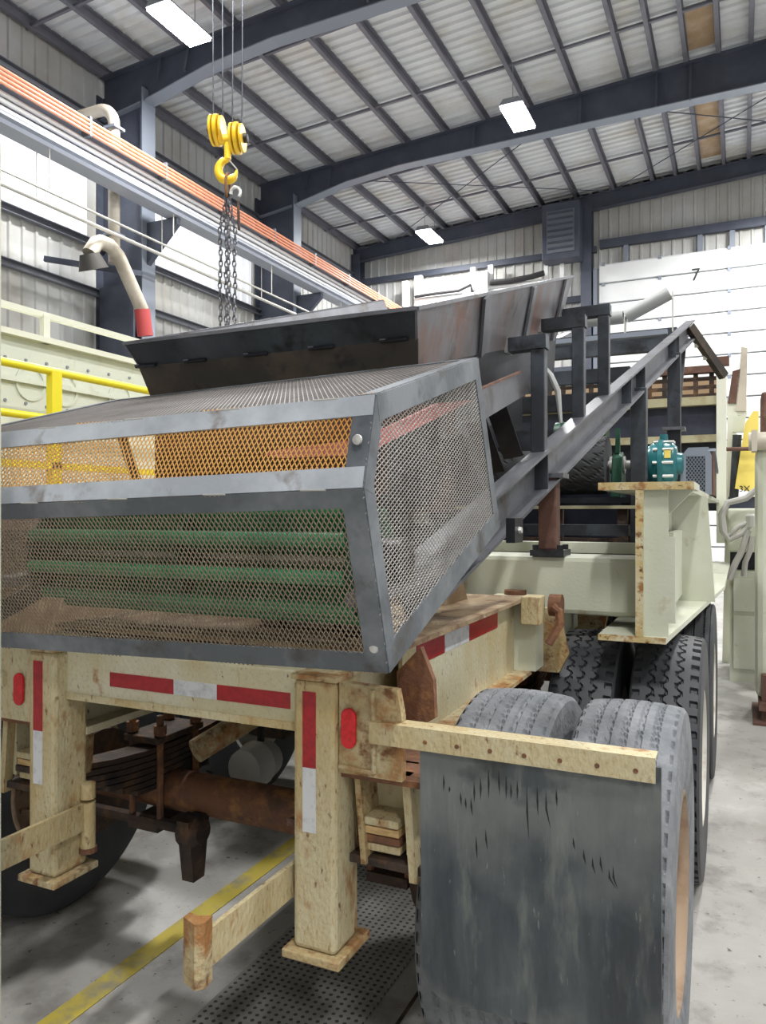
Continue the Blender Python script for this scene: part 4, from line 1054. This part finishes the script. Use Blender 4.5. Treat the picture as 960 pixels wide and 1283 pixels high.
MB().lathe([(0,.03),(.05,.025)], gc+Vector((0,0,.15)), 'Z', 10, True).build('breather_cap', 'teal', gb)
B(gc.x+.015, gc.x+.055, gc.y-.152, gc.y-.143, gc.z+.03, gc.z+.08).build('name_plate', 'yellow_sign', gb)

mg = thing('motor_guard', 'grey box belt guard with mesh front and sloped top beside gearbox', 'guard', (-.32, 5.8, 1.718))
a, b = onY(853, 622, 5.7), onY(892, 560, 5.7)
x0, x1 = a.x, b.x; gz0, gz1 = 1.718, b.z
B(x0+.02, x1-.02, 5.72, 6.15, gz0, gz1-.07).build('guard_core', 'mill', mg)
for q in ((x0,x0+.035),(x1-.04,x1)): B(q[0], q[1], 5.69, 5.71, gz0, gz1-.06).build('frame_bar', 'frame_light', mg)
MB().prism([(x0,5.69,gz1-.06),(x0+.05,5.69,gz1),(x1-.02,5.69,gz1),(x1,5.69,gz1-.06)], (0,.02,0)).build('top_plate', 'frame_light', mg)
MB().prism([(x1,5.69,gz0),(x1,6.2,gz0),(x1,6.2,gz1-.16),(x1,5.69,gz1-.03)], (.012,0,0)).build('side_panel', 'rust_brown', mg)
MB().bar((x1,5.69,gz1-.02),(x1+.005,6.22,gz1-.15),.05,.02).build('top_edge', 'frame_light', mg)
gd_keep = gd; gd = mg
expanded([Vector((x0+.03,5.695,gz0)),Vector((x1-.03,5.695,gz0)),Vector((x1-.03,5.695,gz1-.05)),Vector((x0+.03,5.695,gz1-.05))], (1,0,0), 'frame_light', .022, .03, .005, .003)
gd = gd_keep

# ================================================================== SCREEN FRAME BEHIND (upper front of trailer)
sf = thing('screen_frame', 'navy and olive steel screen frame with square-holed rusty grate behind conveyor', 'screen', (-1.2, 8.4, 1.25))
YS = 8.5
def fz(v, u=850): return onY(u, v, YS).z
xl, xr = -2.7, onY(905,600,YS).x
B(xl, xr, YS, YS+.06, fz(548), fz(506)).build('web_beam', 'navy', sf)
B(xl, xr, YS-.10, YS+.1, fz(508)-.02, fz(500)).build('upper_flange', 'olive', sf)
B(xl, xr, YS-.10, YS+.1, fz(556), fz(547)).build('lower_flange', 'olive', sf)
B(xl, xr, YS-.02, YS+.02, fz(640), fz(556)).build('lower_panel', 'mill_black', sf)
gz0_, gz1_ = fz(500), fz(470)
B(xl, xr, YS-.06, YS+.06, gz1_, gz1_+.07).build('grate_top_bar', 'rust_brown', sf)
n = 16
for i in range(n+1):
    x = xl+(xr-.12-xl)*i/n; B(x, x+.045, YS-.02, YS+.02, gz0_, gz1_).build('grate_bar', 'rust_dark', sf)
for t in (.02, .36, .70): B(xl, xr, YS-.018, YS+.018, gz0_+t*(gz1_-gz0_), gz0_+t*(gz1_-gz0_)+.035).build('grate_cross_bar', 'rust_dark', sf)
B(xl, xr, YS+.5, YS+.52, gz0_-.1, gz1_+.02).build('grate_backing', 'board_brown', sf)
for x in (xr-.05, xl): B(x, x+.09, YS-.12, YS+.12, 1.29, gz1_).build('end_post', 'rail_cream', sf)
for x in (-.45, -1.2, -2.0): B(x-.04, x+.04, YS, YS+.08, 1.29, fz(556)).build('frame_leg', 'mill_black', sf)
pt = onY(903, 455, YS); B(pt.x-.05, pt.x+.08, YS-.05, YS+.1, gz1_+.07, pt.z+.06).build('bracket_plate', 'rust_brown', sf)

# ================================================================== RIGHT: pale green housing, yellow panel, mast
ph = thing('pump_housing', 'pale green steel pump housing with hoses standing right of the trailer', 'machine', (.05, 8.2, 0))
YH = 8.0
hx0, hx1 = -.10, .32
ztop = onY(925, 637, YH).z
B(hx0, hx1, YH, YH+.8, .0, onY(925,716,YH).z).build('lower_cabinet', 'palegreen', ph)
B(hx0+.03, hx1-.02, YH-.015, YH, .12, .62).build('cabinet_door', 'palegreen', ph, bevel=.004)
B(hx0+.03, hx1-.02, YH-.015, YH, .66, onY(925,725,YH).z).build('cabinet_door', 'palegreen', ph, bevel=.004)
B(hx0-.02, hx1, YH+.05, YH+.7, onY(925,692,YH).z, ztop).build('upper_beam', 'palegreen', ph, bevel=.02)
B(hx0-.0, hx1, YH+.3, YH+.6, onY(925,716,YH).z, onY(925,692,YH).z).build('valve_recess', 'mill_black', ph)
for pts, r in (([(960,590),(950,612),(935,624),(912,630),(904,645),(906,665),(914,676),(930,668),(940,657)], .03),
               ([(904,640),(908,660),(912,672),(925,660),(936,656)], .022), ([(938,664),(930,690),(922,705),(913,726)], .03), ([(943,672),(940,690),(934,704),(932,722)], .025)):
    MB().tube([onY(u, v, YH-.12) for u, v in pts], r, 8).build('hydraulic_hose', 'hose', ph, True)
MB().lathe([(0,.05),(.1,.05),(.12,.035)], onY(942,660,YH-.12), 'Z', 10, True).build('hose_fitting', 'zinc', ph)
ms = thing('mast_post', 'tall cream tapered steel mast post with rusty top bracket behind screen', 'post', (-.05, 8.9, 0))
YM = 8.95
a, b, c, d = onY(905,640,YM), onY(915,640,YM), onY(924,520,YM), onY(912,520,YM)
MB().prism([(a.x,YM,0),(b.x,YM,0),(c.x,YM,c.z),(d.x,YM,d.z)], (0,.14,0)).build('lower_post', 'rail_cream', ms)
e, f_ = onY(927,515,YM), onY(938,436,YM)
MB().prism([onY(922,515,YM),onY(935,515,YM),onY(937,436,YM),onY(929,434,YM)], (0,.12,0)).build('upper_post', 'pipe_cream', ms)
MB().prism([onY(912,505,YM),onY(924,505,YM),onY(928,462,YM),onY(918,465,YM)], (0,.10,0)).build('rusty_bracket', 'rust_brown', ms)
MB().prism([onY(911,520,YM+.02),onY(936,520,YM+.02),onY(936,500,YM+.02),onY(911,500,YM+.02)], (0,.08,0)).build('joint_plate', 'rail_cream', ms)
ys = thing('boom_panel', 'yellow tapered boom panel with black lettering beside cream mast post', 'panel', (.12, 8.55, 1.6))
YY = 8.55
pp = [onY(921,612,YY),onY(950,618,YY),onY(951,515,YY),onY(944,515,YY),onY(934,530,YY),onY(929,560,YY)]
yb = MB().prism(pp, (0,.06,0)).build('panel_plate', 'yellow_sign', ys)
q = onY(926, 616, YY-.006)
text('3X  E', .085, 'ink', ys, Matrix.Translation(q) @ Matrix.Rotation(PI/2, 4, 'X'), 'lettering')
cyl0 = onY(919,640,YY+.1); cyl0.z = ztop+.008
MB().tube([cyl0, onY(924,545,YY+.1)], .045, 10).build('hydraulic_cylinder', 'mill', ys, True)
pin0 = onY(905,563,YY-.1); pin0.x = xr+.037
MB().tube([pin0, onY(952,562,YY-.1)], .02, 8).build('pivot_pin', 'rust_brown', ys, True)
MB().prism([onY(918,541,YY+.15),onY(932,541,YY+.15),onY(935,520,YY+.15),onY(919,522,YY+.15)], (0,.1,0)).build('cover_plate', 'machine', ys)
B(hx0-.02, hx1+.2, YY+.05, YY+.4, ztop, ztop+.12).build('boom_base', 'navy', ys)

cl = thing('machine_column', 'thick pale steel machine column with rusty foot at the right edge', 'column', (.3, 6.6, 0))
cx0 = onY(947, 700, 6.6).x
B(cx0, cx0+.5, 6.6, 7.1, .16, onY(950,560,6.6).z).build('column_body', 'palegreen', cl, bevel=.05)
B(cx0+.04, cx0+.45, 6.65, 7.05, onY(950,560,6.6).z, onY(950,490,6.6).z).build('upper_column', 'rust_brown', cl, bevel=.02)
MB().tube([(cx0-.05,6.58,onY(950,553,6.6).z),(cx0+.5,6.58,onY(950,553,6.6).z)], .07, 14).build('cross_tube', 'pipe_cream', cl, True)
B(cx0-.03, cx0+.01, 6.5, 6.7, onY(950,566,6.6).z, onY(950,540,6.6).z).build('tube_flange', 'pipe_cream', cl)
B(cx0+.02, cx0+.4, 6.45, 7.0, .10, .16).build('foot_block', 'rust_brown', cl)
B(cx0-.02, cx0+.5, 6.4, 7.1, 0, .02).build('foot_plate', 'rust_brown', cl)
B(cx0+.04, cx0+.12, 6.5, 6.6, .02, .36).build('foot_post', 'rust_brown', cl)
B(cx0+.1, cx0+.3, 6.6, 6.9, .02, .10).build('jack_screw', 'rust', cl)
